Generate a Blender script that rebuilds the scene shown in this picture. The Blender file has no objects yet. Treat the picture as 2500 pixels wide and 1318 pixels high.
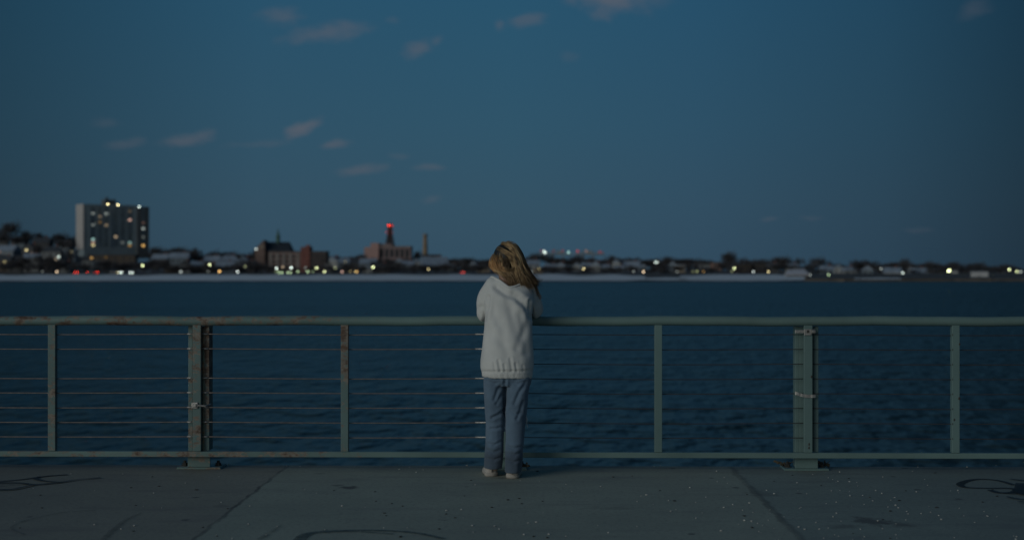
import bpy, math, random
from mathutils import Vector, Matrix, noise as mnoise
from math import sin, cos, pi, radians, sqrt, exp

random.seed(7)
sc = bpy.context.scene
COL = sc.collection

# ------------------------------------------------------------------ camera frame
F = 3472.0                      # focal length in photo pixels (50 mm on 36 mm)
CX, CY = 1250.0, 659.0
CAMZ = 1.39
YAW = radians(0.99)
FWD = Vector((-sin(YAW), cos(YAW), 0)); RGT = Vector((cos(YAW), sin(YAW), 0)); UP = Vector((0, 0, 1))
EYE = Vector((0, 0, CAMZ))

def P(px, py, D):               # point seen at photo pixel (px,py) at camera depth D
    return EYE + D * (FWD + RGT * ((px - CX) / F) + UP * ((CY - py) / F))
def atY(px, Y):                 # x where the column px meets the plane y = Y
    d = FWD + RGT * ((px - CX) / F)
    return d.x * Y / d.y
def ground(px, py):             # deck point under the pixel
    D = F * CAMZ / (py - CY)
    p = P(px, py, D); p.z = 0
    return p
def pix(v):                     # inverse of P
    r = v - EYE
    D = r.dot(FWD)
    return CX + F * r.dot(RGT) / D, CY - F * r.z / D, D
def srgb(r, g, b):
    f = lambda c: ((c / 255 + .055) / 1.055) ** 2.4 if c > 10 else c / 255 / 12.92
    return (f(r), f(g), f(b), 1)

# ------------------------------------------------------------------ mesh helpers
class MB:
    def __init__(s): s.v = []; s.f = []; s.c = []
    def add(s, vs, fs):
        o = len(s.v); s.v += [Vector(v) for v in vs]; s.f += [tuple(i + o for i in f) for f in fs]; return s
    def box(s, x0, x1, y0, y1, z0, z1, M=None):
        vs = [Vector((x, y, z)) for z in (z0, z1) for y in (y0, y1) for x in (x0, x1)]
        if M: vs = [M @ v for v in vs]
        return s.add(vs, [(0, 2, 3, 1), (4, 5, 7, 6), (0, 1, 5, 4), (2, 6, 7, 3), (0, 4, 6, 2), (1, 3, 7, 5)])
    def loft(s, rings, cap=True):
        n = len(rings[0]); vs = [p for r in rings for p in r]; fs = []
        for i in range(len(rings) - 1):
            for j in range(n):
                k = (j + 1) % n
                fs.append((i * n + j, i * n + k, (i + 1) * n + k, (i + 1) * n + j))
        if cap:
            fs.append(tuple(reversed(range(n)))); fs.append(tuple((len(rings) - 1) * n + j for j in range(n)))
        return s.add(vs, fs)
    def tube(s, pts, rad, n=8, cap=True, flat=1.0):
        pts = [Vector(p) for p in pts]
        if not hasattr(rad, '__len__'): rad = [rad] * len(pts)
        rings = []; ref = None
        for i, p in enumerate(pts):
            t = (pts[min(i + 1, len(pts) - 1)] - pts[max(i - 1, 0)]).normalized()
            if ref is None: ref = Vector((0, 0, 1)) if abs(t.z) < .9 else Vector((1, 0, 0))
            u = (ref - t * ref.dot(t))
            if u.length < 1e-6: u = t.orthogonal()
            u.normalize(); w = t.cross(u); ref = u
            rings.append([p + (u * cos(a) * flat + w * sin(a)) * rad[i] for a in [2 * pi * k / n for k in range(n)]])
        return s.loft(rings, cap)
    def ell(s, c, r, nu=14, nv=10, M=None):
        c = Vector(c); vs = []; fs = []
        q = lambda v: (M @ v if M else v) + c
        vs.append(q(Vector((0, 0, r[2]))))
        for i in range(1, nv):
            a = pi * i / nv
            for j in range(nu):
                b = 2 * pi * j / nu
                vs.append(q(Vector((r[0] * sin(a) * cos(b), r[1] * sin(a) * sin(b), r[2] * cos(a)))))
        vs.append(q(Vector((0, 0, -r[2])))); L = len(vs) - 1
        for j in range(nu):
            k = (j + 1) % nu
            fs.append((0, 1 + j, 1 + k))
            for i in range(nv - 2):
                a = 1 + i * nu; b = a + nu
                fs.append((a + j, b + j, b + k, a + k))
            fs.append((1 + (nv - 2) * nu + j, L, 1 + (nv - 2) * nu + k))
        return s.add(vs, fs)
    def capsule(s, pts, rad, n=10):
        s.tube(pts, rad, n)
        for p, r in ((pts[0], rad[0]), (pts[-1], rad[-1])): s.ell(p, (r, r, r), 10, 8)
        return s
    def prism(s, poly, y0, y1, M=None):      # polygon in x,z extruded in y
        n = len(poly)
        vs = [Vector((x, y, z)) for y in (y0, y1) for x, z in poly]
        if M: vs = [M @ v for v in vs]
        return s.add(vs, [tuple(range(n)), tuple(reversed(range(n, 2 * n)))] + [(i + n, (i + 1) % n + n, (i + 1) % n, i) for i in range(n)])
    def build(s, name, mat, parent=None, smooth=False, local=False):
        me = bpy.data.meshes.new(name)
        o = Vector((0, 0, 0))
        if parent is not None and not local: o = wloc(parent)
        me.from_pydata([tuple(v - o) for v in s.v], [], s.f)
        me.validate(); me.update()
        ob = bpy.data.objects.new(name, me); COL.objects.link(ob)
        if mat is not None: me.materials.append(mat)
        if parent is not None: ob.parent = parent
        if smooth: me.polygons.foreach_set('use_smooth', [True] * len(me.polygons))
        return ob
def wloc(o):
    v = Vector(o.location)
    while o.parent is not None: o = o.parent; v += Vector(o.location)
    return v
def empty(name, loc=(0, 0, 0), label=None, cat=None, group=None):
    o = bpy.data.objects.new(name, None); COL.objects.link(o); o.location = loc; o.empty_display_size = .2
    tag(o, label, cat, group); return o
def tag(o, label=None, cat=None, group=None, kind=None):
    if label: o['label'] = label
    if cat: o['category'] = cat
    if group: o['group'] = group
    if kind: o['kind'] = kind
    return o
def remeshed(mb, voxel, smooth_it=6):
    me = bpy.data.meshes.new('tmp'); me.from_pydata([tuple(v) for v in mb.v], [], mb.f); me.update()
    ob = bpy.data.objects.new('tmp', me); COL.objects.link(ob)
    m = ob.modifiers.new('r', 'REMESH'); m.mode = 'VOXEL'; m.voxel_size = voxel
    if smooth_it:
        k = ob.modifiers.new('s', 'SMOOTH'); k.factor = .5; k.iterations = smooth_it
    dg = bpy.context.evaluated_depsgraph_get()
    out = bpy.data.meshes.new_from_object(ob.evaluated_get(dg))
    bpy.data.objects.remove(ob); bpy.data.meshes.remove(me)
    r = MB(); r.v = [v.co.copy() for v in out.vertices]; r.f = [tuple(p.vertices) for p in out.polygons]
    r.n = [v.normal.copy() for v in out.vertices]
    bpy.data.meshes.remove(out)
    return r

# ------------------------------------------------------------------ materials
class NT:
    def __init__(s, name):
        s.m = bpy.data.materials.new(name); s.m.use_nodes = True; s.t = s.m.node_tree; s.b = s.t.nodes['Principled BSDF']
    def n(s, kind, **kw):
        x = s.t.nodes.new(kind)
        for k, v in kw.items():
            if k.startswith('i_'):
                key = k[2:]; key = int(key) if key.isdigit() else key.replace('_', ' ')
                x.inputs[key].default_value = v
            else: setattr(x, k, v)
        return x
    def l(s, a, b): s.t.links.new(a, b)
    def pos(s): return s.n('ShaderNodeNewGeometry').outputs['Position']
    def obj(s): return s.n('ShaderNodeTexCoord').outputs['Object']
    def noise(s, vec, scale, detail=4, rough=.55, stretch=None):
        if stretch:
            mp = s.n('ShaderNodeMapping'); mp.inputs['Scale'].default_value = stretch; s.l(vec, mp.inputs[0]); vec = mp.outputs[0]
        x = s.n('ShaderNodeTexNoise'); x.inputs['Scale'].default_value = scale; x.inputs['Detail'].default_value = detail; x.inputs['Roughness'].default_value = rough
        s.l(vec, x.inputs['Vector']); return x.outputs['Fac']
    def ramp(s, fac, stops):
        r = s.n('ShaderNodeValToRGB'); e = r.color_ramp.elements
        while len(e) < len(stops): e.new(.5)
        for k, (p, c) in zip(e, stops): k.position = p; k.color = c if hasattr(c, '__len__') else (c, c, c, 1)
        s.l(fac, r.inputs[0]); return r.outputs[0]
    def mix(s, fac, a, b, mode='MIX'):
        x = s.n('ShaderNodeMix', data_type='RGBA', blend_type=mode)
        for sock, v in ((x.inputs[0], fac), (x.inputs[6], a), (x.inputs[7], b)):
            if hasattr(v, 'is_linked') or hasattr(v, 'links'): s.l(v, sock)
            else: sock.default_value = v
        return x.outputs[2]
    def math(s, op, a, b=None, clamp=False):
        x = s.n('ShaderNodeMath', operation=op, use_clamp=clamp)
        for i, v in enumerate((a, b)):
            if v is None: continue
            if hasattr(v, 'links'): s.l(v, x.inputs[i])
            else: x.inputs[i].default_value = v
        return x.outputs[0]
    def bump(s, h, strength=.3, dist=.02):
        x = s.n('ShaderNodeBump'); x.inputs['Strength'].default_value = strength; x.inputs['Distance'].default_value = dist
        s.l(h, x.inputs['Height']); s.l(x.outputs[0], s.b.inputs['Normal']); return x
def rgb(r, g, b): return (r, g, b, 1)

def plain(name, col, rough=.8, var=.35, scale=3., bump=0., metal=0.):
    t = NT(name); v = t.obj()
    f = t.noise(v, scale)
    lo = rgb(*[c * (1 - var) for c in col[:3]]); hi = rgb(*[min(1, c * (1 + var)) for c in col[:3]])
    t.l(t.ramp(f, [(.3, lo), (.7, hi)]), t.b.inputs['Base Color'])
    t.b.inputs['Roughness'].default_value = rough; t.b.inputs['Metallic'].default_value = metal
    if bump: t.bump(t.noise(v, scale * 6), bump, .02)
    return t.m
def glow(name, col, strength, dark=(.02, .02, .02)):
    t = NT(name)
    t.b.inputs['Base Color'].default_value = rgb(*dark)
    t.b.inputs['Emission Color'].default_value = rgb(*col)
    v = t.n('ShaderNodeTexCoord').outputs['Object']
    f = t.noise(v, 2.0, 1)
    t.l(t.math('MULTIPLY', t.ramp(f, [(.3, .85), (.7, 1.)]), strength), t.b.inputs['Emission Strength'])
    t.m.cycles.emission_sampling = 'NONE'
    return t.m

# painted, weathered rail steel: chips and rust worst on the old (west) stretch
def paint_mat(name, base, rust):
    t = NT(name); v = t.pos()
    big = t.noise(v, 1.6, 5); fine = t.noise(v, 22, 6, .65); chip = t.noise(v, 11, 8, .78, (.8, 1, 1.5))
    c = t.ramp(big, [(.3, rgb(*[k * .8 for k in base])), (.7, rgb(*[k * 1.15 for k in base]))])
    x = t.n('ShaderNodeSeparateXYZ'); t.l(v, x.inputs[0])
    west = t.n('ShaderNodeMapRange'); west.inputs[1].default_value = -.4; west.inputs[2].default_value = -1.6; west.inputs[3].default_value = rust[0]; west.inputs[4].default_value = rust[1]; t.l(x.outputs[0], west.inputs[0])
    lvl = t.math('ADD', chip, west.outputs[0])
    zz_ = x.outputs[2]
    for px_, hw_, z0, z1, amt in ((842, .05, .45, .80, .105), (508, .035, .25, .75, .13), (482, .05, .55, .85, .06)) if 'post' in name else ():   # stretches worn down to primer and rust
        dx = t.math('ABSOLUTE', t.math('SUBTRACT', x.outputs[0], atY(px_, 9.86)))
        q1 = t.n('ShaderNodeMapRange'); q1.inputs[1].default_value = hw_; q1.inputs[2].default_value = hw_ * .6; t.l(dx, q1.inputs[0])
        q2 = t.n('ShaderNodeMapRange'); q2.inputs[1].default_value = z0; q2.inputs[2].default_value = z1; t.l(zz_, q2.inputs[0])
        lvl = t.math('ADD', lvl, t.math('MULTIPLY', t.math('MULTIPLY', q1.outputs[0], q2.outputs[0]), amt))
    m1 = t.ramp(lvl, [(.60, 0.), (.63, 1.)]); m2 = t.ramp(lvl, [(.66, 0.), (.72, 1.)])
    c = t.mix(m1, c, t.ramp(fine, [(.35, rgb(.15, .115, .09)), (.62, rgb(.27, .235, .195))])); c = t.mix(m2, c, t.ramp(fine, [(.35, rgb(.06, .034, .022)), (.7, rgb(.16, .092, .058))]))
    t.l(c, t.b.inputs['Base Color'])
    t.l(t.ramp(fine, [(.3, .45), (.7, .7)]), t.b.inputs['Roughness'])
    h = t.math('SUBTRACT', t.math('MULTIPLY', fine, .3), m1); t.bump(h, .35, .003)
    return t.m
M = {}
M['rail'] = paint_mat('weathered_green_paint', (.140, .218, .208), (-.16, .10))
M['post'] = paint_mat('weathered_green_post_paint', (.130, .208, .203), (-.14, .085))
M['cable_bright'] = plain('lit_steel_cable', (.225, .185, .17), .45, .3, 30, 0, .3)  # left bays: the light falling on them is put into the colour
M['cable_dark'] = plain('unlit_steel_cable', (.05, .038, .036), .7, .4, 30)  # right bays: same cable, its lack of light put into the colour
M['steel'] = plain('bare_steel', (.42, .40, .38), .4, .3, 40, .2, .6)
M['bolt'] = plain('dark_bolt', (.05, .045, .04), .6, .4, 60)

# ------------------------------------------------------------------ world: dusk sky
w = bpy.data.worlds.new('World'); sc.world = w; w.use_nodes = True
SUN_AZ_LEFT = radians(46)      # afterglow: behind the camera, 50 degrees to its left
SUN_EL = radians(15)
sd = Vector((-sin(SUN_AZ_LEFT) * cos(SUN_EL), -cos(SUN_AZ_LEFT) * cos(SUN_EL), sin(SUN_EL)))   # towards the sun
def world():
    t = w.node_tree; t.nodes.clear()
    N = lambda k, **kw: setp(t.nodes.new(k), kw)
    def setp(n, kw):
        for k, v in kw.items(): setattr(n, k, v)
        return n
    L = t.links.new
    def val(sock, v):
        if hasattr(v, 'links'): L(v, sock)
        else: sock.default_value = v
    def m(op, a, b=None, c=None, clamp=False):
        x = N('ShaderNodeMath', operation=op, use_clamp=clamp); val(x.inputs[0], a)
        if b is not None: val(x.inputs[1], b)
        if c is not None: val(x.inputs[2], c)
        return x.outputs[0]
    def mr(x, a, b, c, d, smooth=False):
        k = N('ShaderNodeMapRange'); k.interpolation_type = 'SMOOTHSTEP' if smooth else 'LINEAR'
        val(k.inputs[0], x)
        for i, v in enumerate((a, b, c, d)): k.inputs[i + 1].default_value = v
        return k.outputs[0]
    def mix(f, a, b, mode='MIX'):
        x = N('ShaderNodeMix', data_type='RGBA', blend_type=mode); val(x.inputs[0], f); val(x.inputs[6], a); val(x.inputs[7], b); return x.outputs[2]
    def dot(v, vec):
        x = N('ShaderNodeVectorMath', operation='DOT_PRODUCT'); L(v, x.inputs[0]); x.inputs[1].default_value = vec; return x.outputs['Value']
    d = N('ShaderNodeTexCoord').outputs['Generated']
    sky = N('ShaderNodeTexSky'); sky.sky_type = 'NISHITA'; sky.sun_disc = False
    sky.sun_elevation = radians(1.5); sky.sun_rotation = math.atan2(sd.x, sd.y); sky.air_density = 1.3; sky.dust_density = .6; sky.ozone_density = 3.0
    z = dot(d, (0, 0, 1))
    ramp = N('ShaderNodeValToRGB'); L(z, ramp.inputs[0])
    st = [(0.0, (.0365, .0830, .128)), (.045, (.0345, .0900, .140)), (.10, (.0290, .0930, .152)), (.19, (.0215, .0910, .162)), (.5, (.020, .085, .165)), (1.0, (.022, .08, .16))]
    e = ramp.color_ramp.elements
    while len(e) < len(st): e.new(.5)
    for k, (p, c) in zip(e, st): k.position = p; k.color = (*c, 1)
    base = mix(.12, ramp.outputs[0], mix(1.0, sky.outputs[0], (.05, .05, .05, 1), 'MULTIPLY'))
    # the sky darkens eastward, away from the afterglow; side vignette put into its colour
    ux = dot(d, RGT); fy = dot(d, FWD)
    az = N('ShaderNodeMath', operation='ARCTAN2'); L(ux, az.inputs[0]); L(fy, az.inputs[1])
    r = N('ShaderNodeValToRGB'); L(mr(az.outputs[0], -.40, .40, 0, 1), r.inputs[0])
    e = r.color_ramp.elements
    st = [(0.0, .53), (.06, .60), (.28, .98), (.50, 1.03), (.66, .93), (.82, .72), (.93, .46), (1.0, .36)]
    while len(e) < len(st): e.new(.5)
    for k, (p, c) in zip(e, st): k.position = p; k.color = (c * (1.02 if p < .5 else .97), c, c * (1.0 if p < .6 else 1.04), 1)
    base = mix(1.0, base, r.outputs[0], 'MULTIPLY')
    # behind the camera: the lighter west
    back = mr(dot(d, (-.55, -.835, 0)), -.1, 1.0, 0, 1, True); low = mr(z, .7, .0, 0, 1, True)
    base = mix(m('MULTIPLY', back, m('MULTIPLY', low, .85)), base, (.215, .232, .222, 1))
    # clouds: soft patches fixed on the sky
    fs = m('MAXIMUM', fy, .05)
    u = m('DIVIDE', ux, fs); v = m('DIVIDE', z, fs)
    cv = N('ShaderNodeCombineXYZ'); L(u, cv.inputs[0]); L(v, cv.inputs[1])
    n1 = N('ShaderNodeTexNoise'); n1.inputs['Scale'].default_value = 38; n1.inputs['Detail'].default_value = 5; n1.inputs['Roughness'].default_value = .6
    mp = N('ShaderNodeMapping'); mp.inputs['Scale'].default_value = (1, 2.0, 1); mp.inputs['Rotation'].default_value = (0, 0, radians(-12)); L(cv.outputs[0], mp.inputs[0]); L(mp.outputs[0], n1.inputs['Vector'])
    n2 = N('ShaderNodeTexNoise'); n2.inputs['Scale'].default_value = 22; n2.inputs['Detail'].default_value = 3; L(cv.outputs[0], n2.inputs['Vector'])
    wv = N('ShaderNodeVectorMath', operation='MULTIPLY_ADD'); L(n2.outputs['Color'], wv.inputs[0]); wv.inputs[1].default_value = (.022, .010, 0); 
    s2 = N('ShaderNodeVectorMath', operation='ADD'); L(cv.outputs[0], s2.inputs[0]); s2.inputs[1].default_value = (-.011, -.005, 0); L(s2.outputs[0], wv.inputs[2])
    clouds = [(690, 38, 75, 32, 0, .42), (795, 82, 115, 34, 7, .50), (742, 90, 50, 26, 25, .35), (1025, 122, 55, 26, 18, .50), (1068, 100, 26, 16, 40, .35), (1278, 55, 60, 20, 8, .45),
              (1226, 65, 20, 20, 0, .40), (1490, -2, 110, 48, 0, .75), (1400, 0, 40, 26, 0, .35), (1590, -5, 70, 22, 0, .22), (960, 47, 26, 14, 0, .18), (1390, 138, 36, 18, 0, .14),
              (742, 306, 62, 22, 25, .75), (818, 350, 58, 16, 5, .55), (455, 338, 95, 24, 10, .50), (305, 354, 60, 18, 8, .30), (250, 305, 55, 20, 0, .18), (625, 352, 90, 14, 5, .20),
              (885, 421, 85, 16, 9, .45), (1045, 411, 52, 12, 0, .38), (980, 382, 32, 12, 0, .2), (1055, 488, 32, 12, 5, .28), (2375, 25, 60, 32, 30, .22), (1885, 538, 40, 9, 3, .24), (1985, 535, 38, 8, 0, .14), (2235, 560, 60, 9, 0, .14)]
    tot = None
    for (px, py, rx, ry, tilt, a) in clouds:
        k = N('ShaderNodeMapping', vector_type='TEXTURE')
        k.inputs['Location'].default_value = ((px - CX) / F, (CY - py) / F, 0); k.inputs['Rotation'].default_value = (0, 0, radians(tilt)); k.inputs['Scale'].default_value = (rx / F, ry / F, 1)
        L(wv.outputs[0], k.inputs[0])
        ln = N('ShaderNodeVectorMath', operation='LENGTH'); L(k.outputs[0], ln.inputs[0])
        x = m('SUBTRACT', 1.05, ln.outputs['Value'])
        x = m('MULTIPLY_ADD', m('SUBTRACT', n1.outputs['Fac'], .5), 1.7, x)
        x = m('MULTIPLY', mr(x, 0, 1.0, 0, 1, True), a)
        tot = x if tot is None else m('MAXIMUM', tot, x)
    tot = m('MULTIPLY', tot, mr(fy, .2, .5, 0, .78))
    base = mix(tot, base, (.118, .120, .142, 1))
    bg = N('ShaderNodeBackground'); L(base, bg.inputs[0]); bg.inputs[1].default_value = 1.0
    out = N('ShaderNodeOutputWorld'); L(bg.outputs[0], out.inputs[0])
world()
sun = bpy.data.lights.new('afterglow_sun', 'SUN'); sun.energy = .70; sun.angle = radians(34); sun.color = (.97, 1.0, .93)
so = bpy.data.objects.new('afterglow_sun', sun); COL.objects.link(so); so.rotation_euler = sd.to_track_quat('Z', 'Y').to_euler(); so.location = (-20, -20, 20)

# ------------------------------------------------------------------ pier deck
EDGE = 10.12
def deck_material():
    t = NT('pier_concrete'); v = t.pos()
    x = t.n('ShaderNodeSeparateXYZ'); t.l(v, x.inputs[0]); X, Y = x.outputs[0], x.outputs[1]
    big = t.noise(v, .55, 5, .6); mid = t.noise(v, 2.6, 6, .65); fine = t.noise(v, 38, 5, .7); strk = t.noise(v, 1.3, 4, .6, (1, 3.5, 1))
    c = t.ramp(big, [(.3, rgb(.29, .315, .26)), (.7, rgb(.375, .40, .325))])
    c = t.mix(t.ramp(mid, [(.35, .55), (.65, 0.)]), c, rgb(.265, .285, .24))
    c = t.mix(t.ramp(strk, [(.54, 0.), (.68, .55)]), c, rgb(.215, .222, .205))
    c = t.mix(t.ramp(fine, [(.38, .55), (.5, 0.)]), c, rgb(.20, .205, .19))
    c = t.mix(t.ramp(fine, [(.63, 0.), (.72, .35)]), c, rgb(.33, .33, .32))
    # slabs poured separately: each has its own tone
    for a, b, col in ((-60, JX[0], rgb(.86, .79, .80)), (JX[1], 60, rgb(.80, .86, .92))):
        inside = t.math('MULTIPLY', t.math('GREATER_THAN', X, a), t.math('LESS_THAN', X, b))
        c = t.mix(inside, c, t.mix(1.0, c, col, 'MULTIPLY'))
    # vignette put into the concrete colour: darker away from the middle slab
    side = t.n('ShaderNodeMapRange'); side.interpolation_type = 'SMOOTHSTEP'; side.inputs[1].default_value = 1.6; side.inputs[2].default_value = 4.4
    t.l(t.math('ABSOLUTE', t.math('ADD', X, .25)), side.inputs[0])
    c = t.mix(t.math('MULTIPLY', side.outputs[0], t.ramp(big, [(.2, .5), (.8, .85)])), c, t.mix(1.0, c, rgb(.45, .47, .53), 'MULTIPLY'))
    # expansion joints, ragged
    wob = t.math('MULTIPLY', t.math('SUBTRACT', t.noise(v, 5, 4), .5), .07)
    for j, wd, js in ((0, .012, .8), (1, .022, .55)):
        dist = t.math('ABSOLUTE', t.math('ADD', t.math('SUBTRACT', X, JX[j]), wob))
        q = t.n('ShaderNodeMapRange'); q.interpolation_type = 'SMOOTHSTEP'; q.inputs[1].default_value = wd * .4; q.inputs[2].default_value = wd * 1.6; q.inputs[3].default_value = 1; q.inputs[4].default_value = 0; t.l(dist, q.inputs[0])
        f = t.math('MULTIPLY', q.outputs[0], t.ramp(t.noise(v, 3.3, 4), [(.35, .35 * js), (.6, js)]))
        c = t.mix(f, c, rgb(.055, .055, .055))
    # the joint crossing the near part and the soot near the edge
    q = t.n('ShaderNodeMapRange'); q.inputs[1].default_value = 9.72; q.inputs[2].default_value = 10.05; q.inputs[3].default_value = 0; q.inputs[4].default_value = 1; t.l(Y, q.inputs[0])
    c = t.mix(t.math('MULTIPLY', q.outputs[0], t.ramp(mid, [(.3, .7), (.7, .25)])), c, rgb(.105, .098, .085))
    # stains, plus contact shade put into the colour at post feet and shoes
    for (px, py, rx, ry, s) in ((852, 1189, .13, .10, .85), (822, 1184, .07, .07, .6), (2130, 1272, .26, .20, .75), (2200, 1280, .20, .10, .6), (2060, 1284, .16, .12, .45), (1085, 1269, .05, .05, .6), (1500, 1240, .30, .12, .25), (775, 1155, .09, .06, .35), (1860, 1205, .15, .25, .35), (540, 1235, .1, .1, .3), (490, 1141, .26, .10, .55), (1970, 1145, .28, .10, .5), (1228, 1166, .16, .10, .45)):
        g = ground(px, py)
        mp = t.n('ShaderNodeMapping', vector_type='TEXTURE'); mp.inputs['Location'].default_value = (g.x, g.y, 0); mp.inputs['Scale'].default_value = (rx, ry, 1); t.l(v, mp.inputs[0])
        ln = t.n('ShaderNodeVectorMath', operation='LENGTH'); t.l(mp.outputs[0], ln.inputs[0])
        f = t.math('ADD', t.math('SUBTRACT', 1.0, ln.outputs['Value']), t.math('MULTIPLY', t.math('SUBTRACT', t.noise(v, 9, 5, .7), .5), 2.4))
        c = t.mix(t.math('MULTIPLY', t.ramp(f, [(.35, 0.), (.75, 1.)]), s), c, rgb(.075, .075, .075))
    # little dark gum spots
    vor = t.n('ShaderNodeTexVoronoi'); vor.inputs['Scale'].default_value = 2.6; t.l(v, vor.inputs['Vector'])
    c = t.mix(t.ramp(vor.outputs['Distance'], [(.045, .8), (.075, 0.)]), c, rgb(.07, .07, .07))
    t.l(c, t.b.inputs['Base Color']); t.b.inputs['Roughness'].default_value = .85
    h = t.math('ADD', t.math('MULTIPLY', fine, .5), mid); t.bump(h, .45, .006)
    return t.m
JX = (ground(580, 1232).x, ground(1875, 1232).x)
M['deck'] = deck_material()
mb = MB(); mb.box(-40, 40, -14, EDGE, -.55, 0)
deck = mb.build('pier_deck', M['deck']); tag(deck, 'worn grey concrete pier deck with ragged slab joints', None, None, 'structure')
bv = deck.modifiers.new('b', 'BEVEL'); bv.width = .018; bv.segments = 2
mb = MB(); mb.box(-40, 40, -14, EDGE - .12, -6.5, -.56)
tag(mb.build('quay_wall', plain('quay_concrete', (.16, .16, .155), .9, .3, .6, .4)), 'grey concrete quay wall under the pier deck', None, None, 'structure')

# graffiti strokes: flat ribbons of black paint lying 4 mm over the deck
def fade_paint(name, col, cover):
    t = NT(name); v = t.pos()
    t.b.inputs['Base Color'].default_value = rgb(*col); t.b.inputs['Roughness'].default_value = .6
    f = t.noise(v, 14, 5, .7)
    t.l(t.ramp(f, [(.25, cover[0]), (.7, cover[1])]), t.b.inputs['Alpha']); return t.m
M['spray'] = fade_paint('black_spray_paint', (.012, .012, .014), (.98, .75))
M['spray_old'] = fade_paint('worn_spray_paint', (.06, .07, .065), (.5, .05))
M['spray_green'] = fade_paint('worn_green_spray_paint', (.035, .055, .05), (.8, .25))
def catmull(pts, k=8):
    out = []
    for i in range(len(pts) - 1):
        p0, p1, p2, p3 = pts[max(i - 1, 0)], pts[i], pts[i + 1], pts[min(i + 2, len(pts) - 1)]
        for j in range(k):
            t = j / k; t2 = t * t; t3 = t2 * t
            out.append(tuple(.5 * ((2 * b) + (-a + c) * t + (2 * a - 5 * b + 4 * c - d) * t2 + (-a + 3 * b - 3 * c + d) * t3) for a, b, c, d in zip(p0, p1, p2, p3)))
    out.append(tuple(pts[-1])); return out
def ribbon(mb, pts, lift):
    pts = catmull(pts, 10)
    g = [(ground(p[0], p[1]), p[2] * .72) for p in pts]
    vs = []
    for i, (p, wd) in enumerate(g):
        a = g[max(i - 1, 0)][0]; b = g[min(i + 1, len(g) - 1)][0]
        t = (b - a).normalized(); n = Vector((-t.y, t.x, 0)) * wd * .5
        for s in (1, -1): q = p + n * s; q.z = lift; vs.append(q)
    mb.add(vs, [(2 * i, 2 * i + 1, 2 * i + 3, 2 * i + 2) for i in range(len(g) - 1)])
def graffiti(strokes, mat, label, lift=.004):
    mb = MB()
    for k, s in enumerate(strokes): ribbon(mb, s, lift + .0012 * k)
    o = mb.build('graffiti', mat, deck); tag(o, label); return o
graffiti([[(-60, 1182, .03), (0, 1176, .035), (60, 1170, .04), (110, 1163, .05), (165, 1159, .05)],
          [(95, 1164, .03), (88, 1170, .05), (110, 1175, .04), (150, 1178, .03)],
          [(-60, 1186, .05), (0, 1180, .05), (50, 1180, .035), (85, 1184, .05), (150, 1178, .05), (190, 1172, .025), (225, 1169, .04), (246, 1167, .045)],
          [(-50, 1200, .05), (0, 1197, .06), (30, 1196, .05), (60, 1190, .04), (85, 1184, .04)],
          [(-40, 1190, .02), (20, 1185, .02), (70, 1182, .02)]], M['spray'], 'black sprayed scrawl of branching strokes')
graffiti([[(2475, 1184, .05), (2440, 1174, .05), (2400, 1170, .05), (2365, 1173, .06), (2344, 1182, .07), (2358, 1190, .05), (2410, 1192, .04), (2462, 1192, .045), (2480, 1196, .06), (2468, 1202, .05), (2440, 1203, .07), (2415, 1196, .05)],
          [(2450, 1204, .05), (2480, 1205, .04), (2510, 1198, .06), (2540, 1190, .06)],
          [(2465, 1170, .03), (2500, 1174, .05), (2550, 1176, .05)],
          [(2458, 1214, .03), (2490, 1220, .04), (2545, 1224, .05)],
          [(2484, 1226, .03), (2540, 1231, .03)],
          [(2494, 1182, .1), (2500, 1200, .16), (2504, 1210, .1)]], M['spray'], 'black sprayed loops of a half-seen tag')
graffiti([[(725, 1330, .10), (745, 1306, .09), (790, 1298, .07), (870, 1295, .06), (950, 1296, .06), (1020, 1302, .05), (1085, 1316, .05)],
          [(790, 1300, .04), (860, 1298, .03), (960, 1304, .04)]], M['spray_green'], 'dark worn arc of paint, top of a large ring')
graffiti([[(235, 1246, .02), (160, 1250, .02), (100, 1262, .02), (50, 1275, .025), (28, 1290, .02), (62, 1306, .025)]], M['spray_old'], 'faint curved scrawl, almost worn away')
graffiti([[(345, 1252, .02), (310, 1268, .04), (282, 1290, .05), (250, 1318, .05)], [(690, 1280, .02), (660, 1300, .04), (632, 1318, .05)]], M['spray_old'], 'faint short diagonal strokes of worn paint')

# shell and grit debris scattered on the deck
mb = MB()
spots = [(1270, 1173), (865, 1139), (733, 1138), (930, 1138), (1000, 1140), (1140, 1136), (700, 1137), (1090, 1246), (892, 1238), (610, 1235), (650, 1305), (995, 1288), (1208, 1284), (1460, 1282), (1382, 1182), (1396, 1199),
         (1467, 1187), (1578, 1208), (1453, 1223), (1595, 1230), (1555, 1284), (1326, 1251), (1290, 1276), (1340, 1304), (1890, 1205), (1946, 1178), (1948, 1197), (2050, 1152), (2092, 1177), (2138, 1197), (2153, 1204), (2131, 1222), (2076, 1210),
         (2339, 1197), (2340, 1202), (2361, 1140), (2432, 1136), (2241, 1140), (2228, 1150), (1956, 1238), (1838, 1250), (1880, 1252), (1850, 1277), (1862, 1282), (1853, 1297), (2168, 1237), (2193, 1239), (2268, 1236), (2292, 1258), (2380, 1275), (2342, 1240),
         (2034, 1261), (2022, 1288), (2038, 1305), (1950, 1286), (2410, 1259), (2412, 1260), (2330, 1312), (2190, 1313), (2480, 1316), (2475, 1308), (2155, 1290), (2200, 1292), (1750, 1150), (1597, 1139), (1612, 1136), (395, 1239), (296, 1291), (328, 1283), (567, 1314), (535, 1163), (2482, 1310)]
rd = random.Random(3)
for _ in range(95): spots.append((rd.triangular(1150, 2560, 2050), 1150 + 175 * rd.random() ** .7))
for _ in range(30): spots.append((rd.uniform(20, 1250), rd.uniform(1145, 1316)))
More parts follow.
